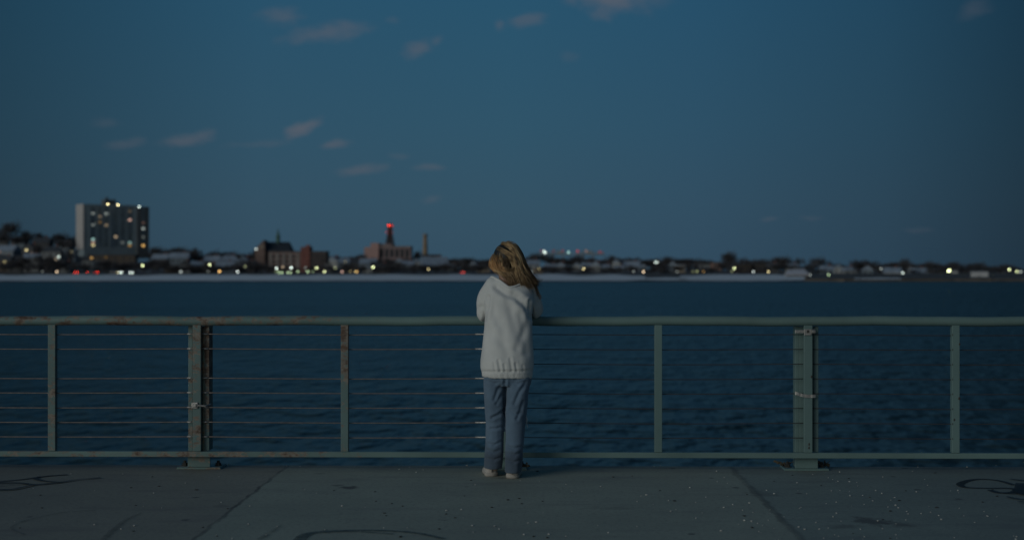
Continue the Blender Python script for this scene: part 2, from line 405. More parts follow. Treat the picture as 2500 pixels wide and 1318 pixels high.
for px, py in spots:
    g = ground(px, py); s = rd.choice((.0035, .004, .005, .0065)) * rd.uniform(.7, 1.15); a = rd.random() * 6
    mb.ell(g + Vector((0, 0, s * .4)), (s * rd.uniform(1, 1.5), s, s * .55), 6, 4, Matrix.Rotation(a, 3, 'Z'))
o = mb.build('shell_debris', plain('pale_shell', (.50, .49, .46), .6, .3, 40)); tag(o, 'pale shell and grit debris scattered over the concrete deck', 'debris', None, 'stuff')
# dark pebbles / leaf crumbs
mb = MB()
for px, py in [(918, 1223), (1134, 1210), (1240, 1220), (1274, 1229), (1817, 1259), (1303, 1309), (2005, 1185), (1890, 1174), (2072, 1168), (2283, 1154), (320, 1190), (1150, 1172), (1312, 1150), (1336, 1312), (978, 1310), (530, 1308)] + [(rd.uniform(30, 2480), rd.uniform(1150, 1316)) for _ in range(40)]:
    g = ground(px, py); s = rd.uniform(.005, .010)
    mb.ell(g + Vector((0, 0, s * .25)), (s * rd.uniform(1, 1.6), s, s * .35), 7, 4, Matrix.Rotation(rd.random() * 6, 3, 'Z'))
o = mb.build('leaf_litter', plain('dark_leaf_crumb', (.03, .028, .025), .9, .3, 40)); tag(o, 'dark leaf crumbs and pebbles dotted over the deck', 'litter', None, 'stuff')

# ------------------------------------------------------------------ railing
RY = 9.86                        # plane of rails, bars and cables
root = empty('pier_railing', (0, RY, 0), 'grey-green weathered steel pier railing with horizontal cables', 'railing')
XL, XR = atY(-235, RY), atY(2720, RY)
mains = [XL, atY(482, RY), atY(1232, RY), atY(1972, RY), XR]
subs = [atY(128, RY), atY(842, RY), atY(1607, RY), atY(2332, RY)]
def wavy(p, k=1.0): return p
mb = MB(); nseg = 60
pts = [Vector((XL - .3 + (XR - XL + .6) * i / nseg, RY, 1.037 + .0025 * sin(i * .7) + .0015 * sin(i * 1.9))) for i in range(nseg + 1)]
mb.tube(pts, .033, 20); mb.build('top_rail', M['rail'], root, True)
mb = MB(); mb.box(XL - .3, XR + .3, RY - .02, RY + .02, .092, .130)
o = mb.build('bottom_rail', M['rail'], root)
bv = o.modifiers.new('b', 'BEVEL'); bv.width = .004; bv.segments = 2
def bevel(o, wd=.003):
    b = o.modifiers.new('b', 'BEVEL'); b.width = wd; b.segments = 2; return o
for x in subs:
    mb = MB(); mb.box(x - .026, x + .026, RY - .019, RY + .030, .1315, 1.010)
    o = bevel(mb.build('baluster', M['post'], root))
    if x > 2:
        for hx, zz, hr in [(x - .0235, .944 - .102 * i, .004) for i in range(8)] + [(atY(2341, RY), .88, .006), (atY(2340, RY), .507, .008), (atY(2328, RY), .36, .006)]:
            h = MB(); h.ell((hx, RY - .0195, zz), (hr, .002, hr * 1.4), 8, 6); h.build('bolt_hole', M['bolt'], o)
zs = [.944 - .102 * i for i in range(8)]
for k in range(4):
    x0, x1 = mains[k], mains[k + 1]
    bright = k < 2
    for i, zz in enumerate(zs):
        if bright and i == 2: continue           # the third wire is gone in the old bays
        mb = MB(); n = 24
        sag = .004 + .003 * random.random()
        mb.tube([Vector((x0 + .02 + (x1 - x0 - .04) * j / n, RY + .012, zz - sag * sin(pi * j / n))) for j in range(n + 1)], .0040 if bright else .0028, 6)
        c = mb.build('cable', M['cable_bright' if bright else 'cable_dark'], root, True)
        if bright:
            for xa, xb in ((x0 + .028, x0 + .075), (x1 - .205, x1 - .028)) if k == 1 else ((x0 + .028, x0 + .075), (x1 - .075, x1 - .028)):
                mb = MB(); mb.tube([(xa, RY + .012, zz), (xb, RY + .012, zz)], .0065, 8)
                mb.build('cable_fitting', M['steel'], c, True)
for k, x in enumerate(mains):
    # a wide channel post bolted behind a flat front bar, on a plate
    mb = MB(); yb = RY + .055
    wl, wr = x - .078, x + .078
    mb.box(wl, wl + .030, yb + .001, yb + .075, .022, 1.000); mb.box(wl + .0305, x - .012, yb - .002, yb + .02, .022, .999); mb.box(wr - .034, wr, RY + .019, yb + .075, .1315, 1.000); mb.box(x - .0115, wr - .0345, yb + .045, yb + .062, .022, .995)
    post = bevel(mb.build('post', M['post'], root))
    mb = MB(); mb.box(x - .029, x + .029, RY - .022, RY + .018, .1315, 1.0085)
    bevel(mb.build('front_bar', M['post'], post))
    mb = MB(); mb.box(x - .079, x + .079, yb - .012, yb - .001, .014, .0905)
    bevel(mb.build('foot_block', M['post'], post))
    mb = MB(); mb.prism([(x - .155, .001), (x + .155, .001), (x + .15, .0135), (x - .15, .0135)], yb - .025, yb + .175)
    mb.build('base_plate', M['post'], post)
    for s in (-1, 1):
        mb = MB()
        cx = x + s * .118
        mb.tube([(cx, yb + .07, .0135), (cx, yb + .07, .05)], .011, 10); mb.tube([(cx, yb + .07, .014), (cx, yb + .07, .034)], .02, 6); mb.tube([(cx, yb + .07, .0134), (cx, yb + .07, .017)], .028, 12)
        mb.build('anchor_bolt', M['bolt'], post)
    if k == 1:
        mb = MB(); zz = 1.39 - (990 - 659) * RY / F
        mb.box(x - .034, x + .010, RY - .034, RY - .0225, zz - .02, zz + .022); mb.box(x - .024, x + .0, RY - .042, RY - .0345, zz - .012, zz + .014)
        mb.tube([(x + .01, RY - .026, zz), (x + .06, RY - .02, zz - .004), (x + .085, RY + .03, zz + .002)], .008, 6)
        tag(bevel(mb.build('clamp', M['steel'], post)), 'small square steel clamp with a loose strap end')
    if k == 3:
        mb = MB(); zz = 1.39 - (808 - 659) * RY / F
        mb.box(x - .092, x - .018, RY - .030, RY - .0225, zz - .012, zz + .010); mb.box(x - .03, x + .02, RY - .034, RY - .0228, zz - .026, zz + .016)
        mb.tube([(x + .02, RY - .028, zz), (x + .045, RY - .026, zz)], .016, 10)
        tag(bevel(mb.build('clamp', M['steel'], post), .002), 'bright steel band clamp near the top of the post')
        mb = MB(); mb.box(x - .012, x + .004, RY - .0355, RY - .0342, zz - .010, zz + .010); mb.build('screw_slot', M['bolt'], post)
        mb = MB(); zz = 1.39 - (962 - 659) * RY / F
        n = 10; a = Vector((x - .092, RY - .024, zz + .014)); b = Vector((x + .05, RY - .024, zz - .006))
        vs = []
        for j in range(n + 1):
            p = a.lerp(b, j / n) + Vector((0, -.012 * sin(j * 1.3) ** 2, -.010 * sin(pi * j / n)))
            vs += [p + Vector((0, 0, .011)), p - Vector((0, 0, .011))]
        mb.add(vs, [(2 * j, 2 * j + 1, 2 * j + 3, 2 * j + 2) for j in range(n)])
        tag(mb.build('strap', M['steel'], post, True), 'crumpled grey metal strap round the middle of the post')
        for dx, zz in ((.004, .166), (.005, .19), (.022, .655)):
            h = MB(); h.ell((x + dx, RY - .0225, zz), (.006, .002, .010), 8, 6); h.build('bolt_hole', M['bolt'], post)

# withered weeds at the foot of the right-hand post
M['weed'] = plain('withered_weed', (.16, .125, .08), .9, .35, 20)
def weed(px, py, s, seed, label):
    g = ground(px, py); r = random.Random(seed)
    mb = MB()
    for _ in range(26):
        a = r.random() * 6.28; ln = s * r.uniform(.5, 1.1); out = r.uniform(.3, 1.0)
        p1 = g + Vector((cos(a) * ln * out * .5, sin(a) * ln * out * .3, ln * .5)); p2 = g + Vector((cos(a) * ln * out, sin(a) * ln * out * .5, ln * r.uniform(.25, .8)))
        mb.tube([g + Vector((r.uniform(-.01, .01), 0, 0)), p1, p2], [.003, .0035, .001], 4)
        if r.random() < .6: mb.ell(p2, (.012, .004, .008), 6, 4, Matrix.Rotation(a, 3, 'Z'))
    e = empty('dry_weed', g, label, 'weed', 'withered weeds at the post foot'); mb.build('foliage', M['weed'], e)
weed(1916, 1141, .075, 1, 'withered weed tuft on the near side of the right clamped post foot')
weed(2012, 1140, .065, 2, 'withered weed sprig lying past the right clamped post foot, towards the frame edge')
weed(1282, 1143, .05, 3, 'small dark weed tuft beside the woman\'s right shoe')

# ------------------------------------------------------------------ water
def water_material():
    t = NT('bay_water'); v = t.pos()
    t.b.inputs['Base Color'].default_value = rgb(.026, .046, .050); t.b.inputs['IOR'].default_value = 1.33; t.b.inputs['Roughness'].default_value = .34; t.b.inputs['Specular IOR Level'].default_value = .30
    a = t.noise(v, .26, 2, .5, (.8, .8, 1)); b = t.noise(v, .95, 2, .5, (1.1, .5, 1)); c = t.noise(v, 2.2, 1, .5, (1, .5, 1)); g = t.noise(v, .035, 2, .5, (.35, 1, 1))
    h = t.math('ADD', t.math('ADD', t.math('MULTIPLY', a, 1.3), t.math('MULTIPLY', b, 1.25)), t.math('MULTIPLY', c, .16))
    x = t.bump(h, 1.0, 1.0)
    t.l(t.ramp(g, [(.3, .55), (.7, 1.)]), x.inputs['Strength'])
    return t.m
mb = MB(); mb.box(-2500, 2500, EDGE - .05, 690, -7, -4.0)
tag(mb.build('water', water_material()), 'dark blue rippled bay water', None, None, 'structure')

# ------------------------------------------------------------------ far shore: terrain
def interp(tab, x):
    if x <= tab[0][0]: return tab[0][1]
    for (a, b), (c, d) in zip(tab, tab[1:]):
        if x <= c: return b + (d - b) * (x - a) / (c - a)
    return tab[-1][1]
GPY = [(-900, 592), (0, 600), (60, 606), (130, 614), (200, 626), (300, 640), (400, 646), (500, 652), (650, 655), (900, 653), (1100, 658), (1300, 655), (1500, 660), (1700, 660), (2000, 663), (2300, 666), (2500, 669), (3400, 670)]
def zg(px, D):
    zh = 1.39 - (interp(GPY, px) - 659) * 1000 / F
    tab = [(600, -7), (646, -4.25), (655, -3.85), (754, -1.85), (770, -.75), (800, -.7), (870, -.7), (1000, zh), (1400, zh * 1.1), (2600, zh * .7 - 1), (9000, 0)]
    return interp(tab, D)
def onland(px, D):
    p = P(px, 659, D); p.z = zg(px, D); return p
cols = list(range(-1600, 4101, 50)); rows = [600, 646, 655, 700, 754, 770, 800, 870, 900, 950, 1000, 1100, 1250, 1400, 2000, 2600, 4500, 9000]
vs = [onland(px, D) for D in rows for px in cols]; nc = len(cols)
mb = MB(); mb.add(vs, [(i * nc + j, i * nc + j + 1, (i + 1) * nc + j + 1, (i + 1) * nc + j) for i in range(len(rows) - 1) for j in range(nc - 1)])
t = NT('far_ground'); v = t.pos()
f = t.noise(v, .03, 5, .6)
t.l(t.ramp(f, [(.35, rgb(.055, .052, .052)), (.62, rgb(.085, .082, .085)), (.70, rgb(.35, .36, .38))]), t.b.inputs['Base Color']); t.b.inputs['Roughness'].default_value = .95  # ground tone lifted, distance haze put into the colour
M['land'] = t.m
tag(mb.build('terrain', M['land'], None, True), 'dark far shore ground with patches of snow', None, None, 'structure')
# snowy beach strip
t = NT('beach_snow'); v = t.pos()
f = t.noise(v, .05, 5, .6, (.3, 1, 1))
t.l(t.ramp(f, [(.25, rgb(.50, .50, .51)), (.45, rgb(.80, .80, .82))]), t.b.inputs['Base Color']); t.b.inputs['Roughness'].default_value = .8; t.bump(t.noise(v, .4, 4), .4, .3)
M['snow'] = t.m
def strip(name, x0, x1, D0, D1, lift, mat, jag=0, step=12):
    mb = MB(); vs = []; n = int((x1 - x0) / step)
    for i in range(n + 1):
        px = x0 + (x1 - x0) * i / n
        e = min(1, min(i, n - i) / 6)
        for k in range(5):
            D = D0 + (D1 - D0) * k / 4
            if k == 0: D += jag * (1 - e) * .8 + jag * .3 * mnoise.noise(Vector((px * .02, 0, 0)))
            if k == 4: D -= jag * (1 - e) * .8 + jag * .6 * mnoise.noise(Vector((px * .013, 5, 0)))
            p = onland(px, D); p.z += lift; vs.append(p)
    mb.add(vs, [(5 * i + k, 5 * (i + 1) + k, 5 * (i + 1) + k + 1, 5 * i + k + 1) for i in range(n) for k in range(4)])
    return mb.build(name, mat, None, True)
for nm, x0, x1, D0, D1 in (('snowy_beach', -1500, 1575, 657, 760), ('snowy_beach', 1575, 1680, 660, 720), ('snowy_beach', 1660, 1965, 657, 762), ('snowy_beach', 2085, 2200, 664, 716), ('snowy_beach', 2430, 2560, 676, 690)):
    tag(strip(nm, x0, x1, D0, D1, .25, M['snow'], 16), 'strip of snow along the far water line', None, None, 'structure')
tag(strip('shore_road', -1500, 2000, 776, 788, .22, plain('asphalt', (.045, .045, .048), .85, .3, .2)), 'asphalt road along the far shore', None, None, 'structure')
# stone sea wall on the right-hand shore
mb = MB(); wallm = plain('sea_wall_stone', (.13, .105, .08), .9, .45, .25, .3)
pa = [(1962, 668), (2060, 655), (2200, 660), (2330, 664), (2420, 660), (2600, 668), (3200, 668)]
rings = []
for px, D in pa:
    p = P(px, 659, D); q = P(px, 659, D + 3)
    top = -3.05 if px < 2060 else -2.9
    rings.append([Vector((p.x, p.y, -5)), Vector((p.x, p.y, top)), Vector((q.x, q.y, top)), Vector((q.x, q.y, -5))])
mb.loft(rings); tag(mb.build('sea_wall', wallm), 'low brown stone sea wall along the water at the right', 'wall')

# ------------------------------------------------------------------ far things
REG = []                         # (root, noun, px, phrase) -> labels are written from these
def reg(o, noun, px, phrase): REG.append((o, noun, px, phrase)); return o
LIT = {}
def lit(col, s):
    k = (col, s)
    if k not in LIT: LIT[k] = glow('lamp_glow_%s' % len(LIT), COLS[col], s)
    return LIT[k]
COLS = {'yellow': (1.0, .85, .42), 'white': (.85, 1.0, .90), 'green': (.72, 1.0, .55), 'lime': (.90, 1.0, .50), 'orange': (1.0, .58, .18), 'red': (1.0, .05, .025), 'pink': (1.0, .62, .50), 'cyan': (.55, .95, .88), 'warm': (1.0, .75, .48), 'grey': (.75, .85, .80)}
NAMEC = {'yellow': 'yellow', 'white': 'white', 'green': 'greenish', 'lime': 'yellow-green', 'orange': 'orange', 'red': 'red', 'pink': 'pinkish', 'cyan': 'bluish', 'warm': 'warm', 'grey': 'dull white'}
M['glass'] = plain('dark_glass', (.03, .038, .046), .3, .2, .3)

# --- bare trees
def branch_tree(seed, spread, top):
    r = random.Random(seed); tr = MB(); cr = MB()
    def limb(p, d, ln, rad, lvl):
        q = p + d * ln * .5 + Vector((r.uniform(-1, 1), r.uniform(-1, 1), 0)) * ln * .06; e = p + d * ln
        tr.tube([p, q, e], [rad, rad * .8, rad * .55], 5 if lvl < 2 else 4)
        if lvl >= 3: return
        for _ in range(4 if lvl else 6):
            k = Vector((r.gauss(0, 1), r.gauss(0, 1), r.gauss(.2, .5))).normalized()
            nd = (d * .75 + k * spread).normalized()
            limb(p + d * ln * r.uniform(.6, 1), nd, ln * r.uniform(.55, .8), rad * .5, lvl + 1)
    limb(Vector((0, 0, 0)), Vector((0, 0, 1)), .30, .022, 0)
    # twigs fill an uneven crown
    blobs = [(Vector((r.gauss(0, .13) * spread, r.gauss(0, .13) * spread, top + r.uniform(-.16, .16))), r.uniform(.15, .24)) for _ in range(10)]
    for c, rad in blobs:
        for _ in range(120):
            d = Vector((r.gauss(0, 1), r.gauss(0, 1), r.gauss(0, .9))).normalized() * rad * r.random() ** .45
            p = c + d; o = Vector((r.gauss(0, 1), r.gauss(0, 1), r.gauss(.4, .7))).normalized() * r.uniform(.03, .075); s = o.cross(Vector((r.gauss(0, 1), r.gauss(0, 1), r.gauss(0, 1)))).normalized() * .021
            cr.add([p - s, p + s, p + o], [(0, 1, 2)])
    zt = max(v.z for v in cr.v)
    for m_ in (tr, cr): m_.v = [v * (1 / zt) for v in m_.v]
    return tr, cr
M['bark'] = plain('bark', (.105, .098, .10), .95, .4, .6)
M['twig'] = plain('bare_twigs', (.098, .092, .098), .95, .45, .5)  # bark and twigs lifted and blued: distance haze put into the colour
M['needle'] = plain('evergreen_needles', (.020, .032, .022), .95, .4, .5)
TV = []
for i, (sp, tp) in enumerate(((.9, .62), (1.2, .60), (.7, .60), (1.4, .55), (1.0, .66))):
    a, b = branch_tree(40 + i, sp, tp)
    TV.append((a, b))
TM = []
for a, b in TV:
    ma = bpy.data.meshes.new('trunk'); ma.from_pydata([tuple(v) for v in a.v], [], a.f); ma.materials.append(M['bark'])
    mb_ = bpy.data.meshes.new('crown'); mb_.from_pydata([tuple(v) for v in b.v], [], b.f); mb_.materials.append(M['twig'])
    TM.append((ma, mb_))
def tree(px, top, D, wpx, var=None):
    base = onland(px, D); base.z -= .3
    ztop = P(px, top, D).z; h = max(3.0, ztop - base.z)
    wm = wpx * 1.25 * D / F
    r = random.Random(int(px * 7 + D)); var = r.randrange(5) if var is None else var
    me = TM[var]; wid = max(v.co.x for v in me[1].vertices) - min(v.co.x for v in me[1].vertices)
    e = empty('bare_tree', base, None, 'tree', 'bare trees on the far shore')
    s = wm / wid
    e.scale = (s, s, h); e.rotation_euler = (0, 0, r.uniform(-.4, .4))
    for nm, m_ in (('trunk', me[0]), ('crown', me[1])):
        o = bpy.data.objects.new(nm, m_); COL.objects.link(o); o.parent = e
    word = 'tall' if h > 13 else ('low' if h < 8 else 'mid-sized')
    shape = 'broad' if wm > h * .95 else ('narrow' if wm < h * .6 else 'rounded')
    reg(e, 'tree', px, f'{word} {shape} bare tree'); return e

# --- houses
WC = {'grey': (.20, .205, .21), 'white': (.42, .42, .41), 'blue-grey': (.14, .17, .20), 'brown': (.085, .065, .05), 'tan': (.25, .20, .15), 'dark': (.06, .06, .065), 'pink': (.26, .16, .13), 'brick': (.16, .062, .045)}
for k, c in list(WC.items()): M['wall_' + k] = plain('wall_' + k.replace('-', '_'), tuple(q * 1.15 + .012 for q in c), .85, .2, .25)  # walls lifted a little: distance haze put into the colour
M['roof_snow'] = plain('snow_roof', (.26, .31, .38), .85, .2, .3)
M['roof_dark'] = plain('slate_roof', (.065, .07, .08), .8, .3, .3)
def house(px, base, D, wpx, hpx, wall='grey', roof='snow', style='gable', rot=0., lits=(), depth=None, noun='house', z=None):
    """base = photo row of the foot, hpx = height of the wall in photo pixels"""
    b = onland(px, D) if z is None else P(px, 659, D)
    zb = P(px, base, D).z; k = D / F
    W = wpx * k; H = hpx * k; Dp = depth or W * .8
    foot = min(b.z, zb) - .5
    loc = Vector((b.x, b.y, foot)); e = empty('shore_house', loc, None, 'house', 'houses on the far shore')
    wl = MB(); rf = MB(); z1 = zb + H - foot; R = Matrix.Rotation(YAW + rot, 4, 'Z')
    wl.box(-W / 2, W / 2, -Dp / 2, Dp / 2, 0, z1, R)
    o = wl.build('wall', M['wall_' + wall], e, local=True)
    rm = M['roof_snow' if roof == 'snow' else 'roof_dark']
    if style == 'gable':           # ridge along x: the roof slope faces us
        rh = Dp * .38
        R90 = R @ Matrix.Rotation(pi / 2, 4, 'Z')
        rf.prism([(-Dp / 2 - .5, z1 - .15), (Dp / 2 + .5, z1 - .15), (0, z1 + rh)], -W / 2 - .4, W / 2 + .4, R90)
    elif style == 'front':         # gable end faces us
        rh = W * .42
        rf.prism([(-W / 2 - .5, z1 - .15), (W / 2 + .5, z1 - .15), (0, z1 + rh)], -Dp / 2 - .4, Dp / 2 + .4, R)
    elif style == 'hip':
        rh = Dp * .35
        vs = [(-W / 2 - .5, -Dp / 2 - .5, z1 - .1), (W / 2 + .5, -Dp / 2 - .5, z1 - .1), (W / 2 + .5, Dp / 2 + .5, z1 - .1), (-W / 2 - .5, Dp / 2 + .5, z1 - .1), (-W / 4, 0, z1 + rh), (W / 4, 0, z1 + rh)]
        rf.add([R @ Vector(v) for v in vs], [(0, 1, 5, 4), (1, 2, 5), (2, 3, 4, 5), (3, 0, 4), (3, 2, 1, 0)])
    else:
        rf.box(-W / 2 - .3, W / 2 + .3, -Dp / 2 - .3, Dp / 2 + .3, z1 + .003, z1 + .6, R)
    ro = rf.build('roof', rm, e, local=True)
    if style in ('gable', 'hip', 'front') and W > 6:
        ch = MB(); cx = W * .22; ch.box(cx - .5, cx + .5, .2, 1.2, z1 + (.0 if style != 'flat' else 0), z1 + (Dp if style != 'front' else W) * .38 + 1.0, R); ch.build('chimney', M['wall_brick'], ro, local=True)
    # windows facing the water
    nrow = max(1, int(H / 3.2)); ncol = max(2, min(6, int(W / 3.4)))
    if W > 4:
        for i in range(nrow):
            for j in range(ncol):
                wx = -W / 2 + W * (j + .5) / ncol; wz = z1 - 1.9 - i * 3.0
                if wz < .8: continue
                m_ = MB(); m_.box(wx - .55, wx + .55, -Dp / 2 - .06, -Dp / 2 + .1, wz - .75, wz + .75, R); m_.build('window', M['glass'], e, local=True)
    for (lx, ly, col, s) in lits:
        q = P(lx, ly, D); qx = max(-W / 2 + .6, min(W / 2 - .6, (q - P(px, ly, D)).dot(RGT))); qz = max(.8, min(z1 - .7, q.z - foot))
        m_ = MB(); m_.box(qx - .62, qx + .62, -Dp / 2 - .14, -Dp / 2 - .065, qz - .6, qz + .6, R); tag(m_.build('window', lit(col, s), e, local=True), 'lit %s window' % NAMEC[col])
    rt = 'under snow' if roof == 'snow' else 'with dark roof'
    stl = {'gable': 'gabled', 'front': 'gable-fronted', 'hip': 'hip-roofed', 'flat': 'flat-roofed'}[style]
    reg(e, noun, px, f'{wall} {stl} house {rt}')
    return e

# --- lamps
LG = {}
def lamp(px, py, D, col, s, r=.34):
    b = onland(px, D); q = P(px, py, D); h = max(1.2, q.z - b.z)
    e = empty('street_lamp', b, None, 'street lamp', 'lit lamps along the far shore')
    m_ = MB(); m_.tube([(0, .35, -.3), (0, .35, h * .97), (0, .2, h * .99)], [.14, .09, .08], 6); m_.build('pole', M['bolt'], e, local=True)
    m_ = MB(); m_.ell((0, 0, h), (r, r * .9, r), 10, 8); m_.build('lamp_head', lit(col, round(s * 2.0, 2)), e, True, True)
    hh = 'low' if h < 4 else 'tall'
    b_ = 'bright' if s >= 2.5 else ('dim' if s < .9 else 'softly')
    reg(e, 'lamp', px, f'{hh} street lamp, {b_} {NAMEC[col]} light' if b_ != 'softly' else f'{hh} street lamp, soft {NAMEC[col]} light'); return e

# --- cars
CARM = [plain('car_paint_%d' % i, c, .35, .1, 1.) for i, c in enumerate(((.05, .05, .055), (.10, .10, .11), (.25, .25, .26), (.03, .04, .07)))]
M['tyre'] = plain('tyre', (.015, .015, .015), .9, .2, 3)
def car(px, D, facing, col, s, lights=(), idx=0, back=None, py=None):
    """facing: 'front' or 'rear' shows that end to us, 'side' drives along the road"""
    b = onland(px, D); e = empty('car', b, None, 'car', 'cars along the far shore road')
    a = {'front': 0, 'rear': pi, 'side': pi / 2 * .93}[facing]
    R = Matrix.Rotation(YAW + a, 4, 'Z')
    L, Wd = 4.4, 1.75
    prof = [(-2.2, .35), (-2.2, .75), (-2.05, .85), (-1.2, .95), (-.55, 1.42), (.9, 1.45), (1.6, 1.0), (2.15, .92), (2.2, .35)]
    Rp = R @ Matrix.Rotation(pi / 2, 4, 'Z')      # profile x runs along -y..+y
    m_ = MB(); m_.prism(prof, -Wd / 2, Wd / 2, Rp); o = bevel(m_.build('body', CARM[idx % 4], e, local=True), .08)
    for s_ in (-1, 1):
        g = MB(); g.prism([(-1.1, .98), (-.55, 1.36), (.85, 1.38), (1.4, 1.02)], s_ * (Wd / 2 + .004) - .004, s_ * (Wd / 2 + .004) + .004, Rp); g.build('side_window', M['glass'], o, local=True)
        for wx in (-1.35, 1.35):
            g = MB(); g.tube([Rp @ Vector((wx, s_ * .62, .33)), Rp @ Vector((wx, s_ * .90, .33))], .33, 14); g.build('wheel', M['tyre'], e, local=True)
    front = [Rp @ Vector((-2.2, s_ * .72, .68)) for s_ in (-1, 1)]; rear = [Rp @ Vector((2.2, s_ * .7, .75)) for s_ in (-1, 1)]
    for (end, nm, c_) in ((front, 'headlight', col if col != 'red' else 'white'), (rear, 'tail_light', 'red')):
        for p in end:
            on = (nm == 'headlight') == (facing == 'front') if facing != 'side' else (nm == 'tail_light') == (col == 'red')
            rr = .25 if on else .13
            g = MB(); g.ell(p, (rr, rr, rr), 10, 8); g.build(nm, lit(c_, round(s * 1.8, 2)) if on else M['glass'], e, True, True)
    reg(e, 'car', px, {'front': f'car with {NAMEC[col]} headlights', 'rear': 'car from behind, red tail lights', 'side': 'car driving along, lights on'}[facing]); return e

# ======== landmark buildings
def M_at(px, D, rot=0.):
    p = onland(px, D); p.z -= .6; return p, Matrix.Rotation(YAW + rot, 4, 'Z')

# apartment tower ------------------------------------------------------------
D = 1000; k = D / F
M['tower_front'] = plain('tower_facade', (.235, .29, .32), .8, .15, .1)
M['tower_end'] = plain('tower_end_concrete', (.46, .43, .42), .85, .08, .1)
M['tower_wing'] = plain('tower_wing_brick', (.09, .10, .11), .85, .2, .1)
M['tower_band'] = plain('tower_slab_edge', (.23, .29, .33), .8, .15, .1)
base = onland(205, D); ztop = P(205, 500, D).z; zb = base.z - 1; base.z = zb
e = empty('apartment_tower', base, 'tall grey apartment tower with pale end wall and scattered lit windows', 'apartment building')
R = Matrix.Rotation(YAW + radians(34), 4, 'Z'); H = ztop - zb; LEN = 37.8; DEP = 16.2
m_ = MB(); m_.box(0, LEN, 0, DEP, 0, H, R); m_.build('wall', M['tower_front'], e, local=True)
m_ = MB(); m_.box(-.6, -.003, -.2, DEP + .2, 6.5, H + .7, R); tag(m_.build('end_wall', M['tower_end'], e, local=True), 'pale blank end wall')
m_ = MB(); m_.box(LEN + .003, LEN + 8.6, -2.0, DEP + 2, 0, H - .4, R); tag(m_.build('wing', M['tower_wing'], e, local=True), 'dark projecting end wing')
m_ = MB(); m_.box(LEN * .43, LEN * .64, 4, 12, H + .003, H + 4.4, R); m_.box(LEN * .46, LEN * .50, 5, 7, H + 4.4, H + 6, R); m_.build('roof_house', M['tower_wing'], e, local=True)
m_ = MB(); m_.box(-.3, LEN - .01, -.12, 0 - .003, H - 1.2, H + .5, R); m_.build('parapet', M['tower_band'], e, local=True)
for fx in (.115, .50, .985):
    m_ = MB(); m_.box(LEN * fx - .8, LEN * fx + .5, -.45, -.003, 8, H - 1.25, R); m_.build('pier', M['tower_band'], e, local=True)
M['tower_glass'] = plain('tower_glass', (.125, .165, .195), .4, .35, .35)
nf = 14; fh = (H - 9) / nf; colsx = [.17, .30, .42, .60, .73, .87]
lights = [(229, 522, 'grey', .35), (255, 522, 'grey', .42), (244, 531, 'warm', .25), (228, 551, 'grey', .30), (266, 551, 'warm', .32), (241, 540, 'orange', .18), (288, 580, 'warm', .55), (228, 588, 'pink', .5), (230, 599, 'yellow', .9), (228, 608, 'cyan', .75), (320, 590, 'cyan', .5), (321, 609, 'orange', .42), (299, 591, 'grey', .2), (327, 535, 'pink', .75), (325, 515, 'warm', .12)]
wl = [(336, 561, 'grey', .62), (335, 608, 'orange', 1.1), (348, 582, 'grey', .16), (356, 544, 'pink', .12)]
def tower_windows(xs, y, half, lights, offx):
    cells = {}
    for i in range(nf):
        for j, fx in enumerate(xs):
            c = R @ Vector((fx, y, 8.2 + fh * (i + .5))); cells[(i, j)] = c + base
    used = {}
    for (lx, ly, col, s) in lights:
        best = min(cells, key=lambda q: (pix(cells[q])[0] - lx) ** 2 + (pix(cells[q])[1] - ly) ** 2)
        while best in used: best = (min(nf - 1, best[0] + 1), best[1]) if best[0] < nf - 1 else (best[0] - 2, best[1])
        used[best] = (col, s)
    for (i, j) in cells:
        zc = 8.2 + fh * (i + .5); m_ = MB(); hw, hh = (1.0, .75) if (i, j) in used else (half, .85); m_.box(xs[j] - hw, xs[j] + hw, y - .10, y + .1, zc - hh, zc + hh, R)
        if (i, j) in used:
            col, s = used[(i, j)]; m_.v = [R @ (R.inverted() @ v) for v in m_.v]
            tag(m_.build('window', lit(col, round(s * .85, 2)), e, local=True), 'window lit %s' % NAMEC[col])
        else: m_.build('window', M['tower_glass'], e, local=True)
tower_windows([LEN * f for f in colsx], 0, 1.5, lights, 0)
tower_windows([LEN + 4.3], -2.0, 1.6, wl, 0)
for lx, ly, col, s in ((263, 499, 'yellow', 4.2), (288, 500, 'yellow', 4.6), (340, 505, 'white', 2.4)):
    q = P(lx, ly, D - 3); m_ = MB(); m_.ell(q, (.42, .4, .42), 10, 8); tag(m_.build('roof_light', lit(col, s * 2.3), e, True), '%s roof light' % NAMEC[col])
# low brick base building in front of the tower
D = 930; house(277, 660, D, 110, 36, 'brown', 'dark', 'flat', .1, [(230, 630, 'orange', .7), (229, 637, 'warm', 1.2), (233, 644, 'warm', 3.2), (264, 628, 'orange', .15)], 14)
house(238, 664, 900, 26, 26, 'blue-grey', 'dark', 'flat', .2)

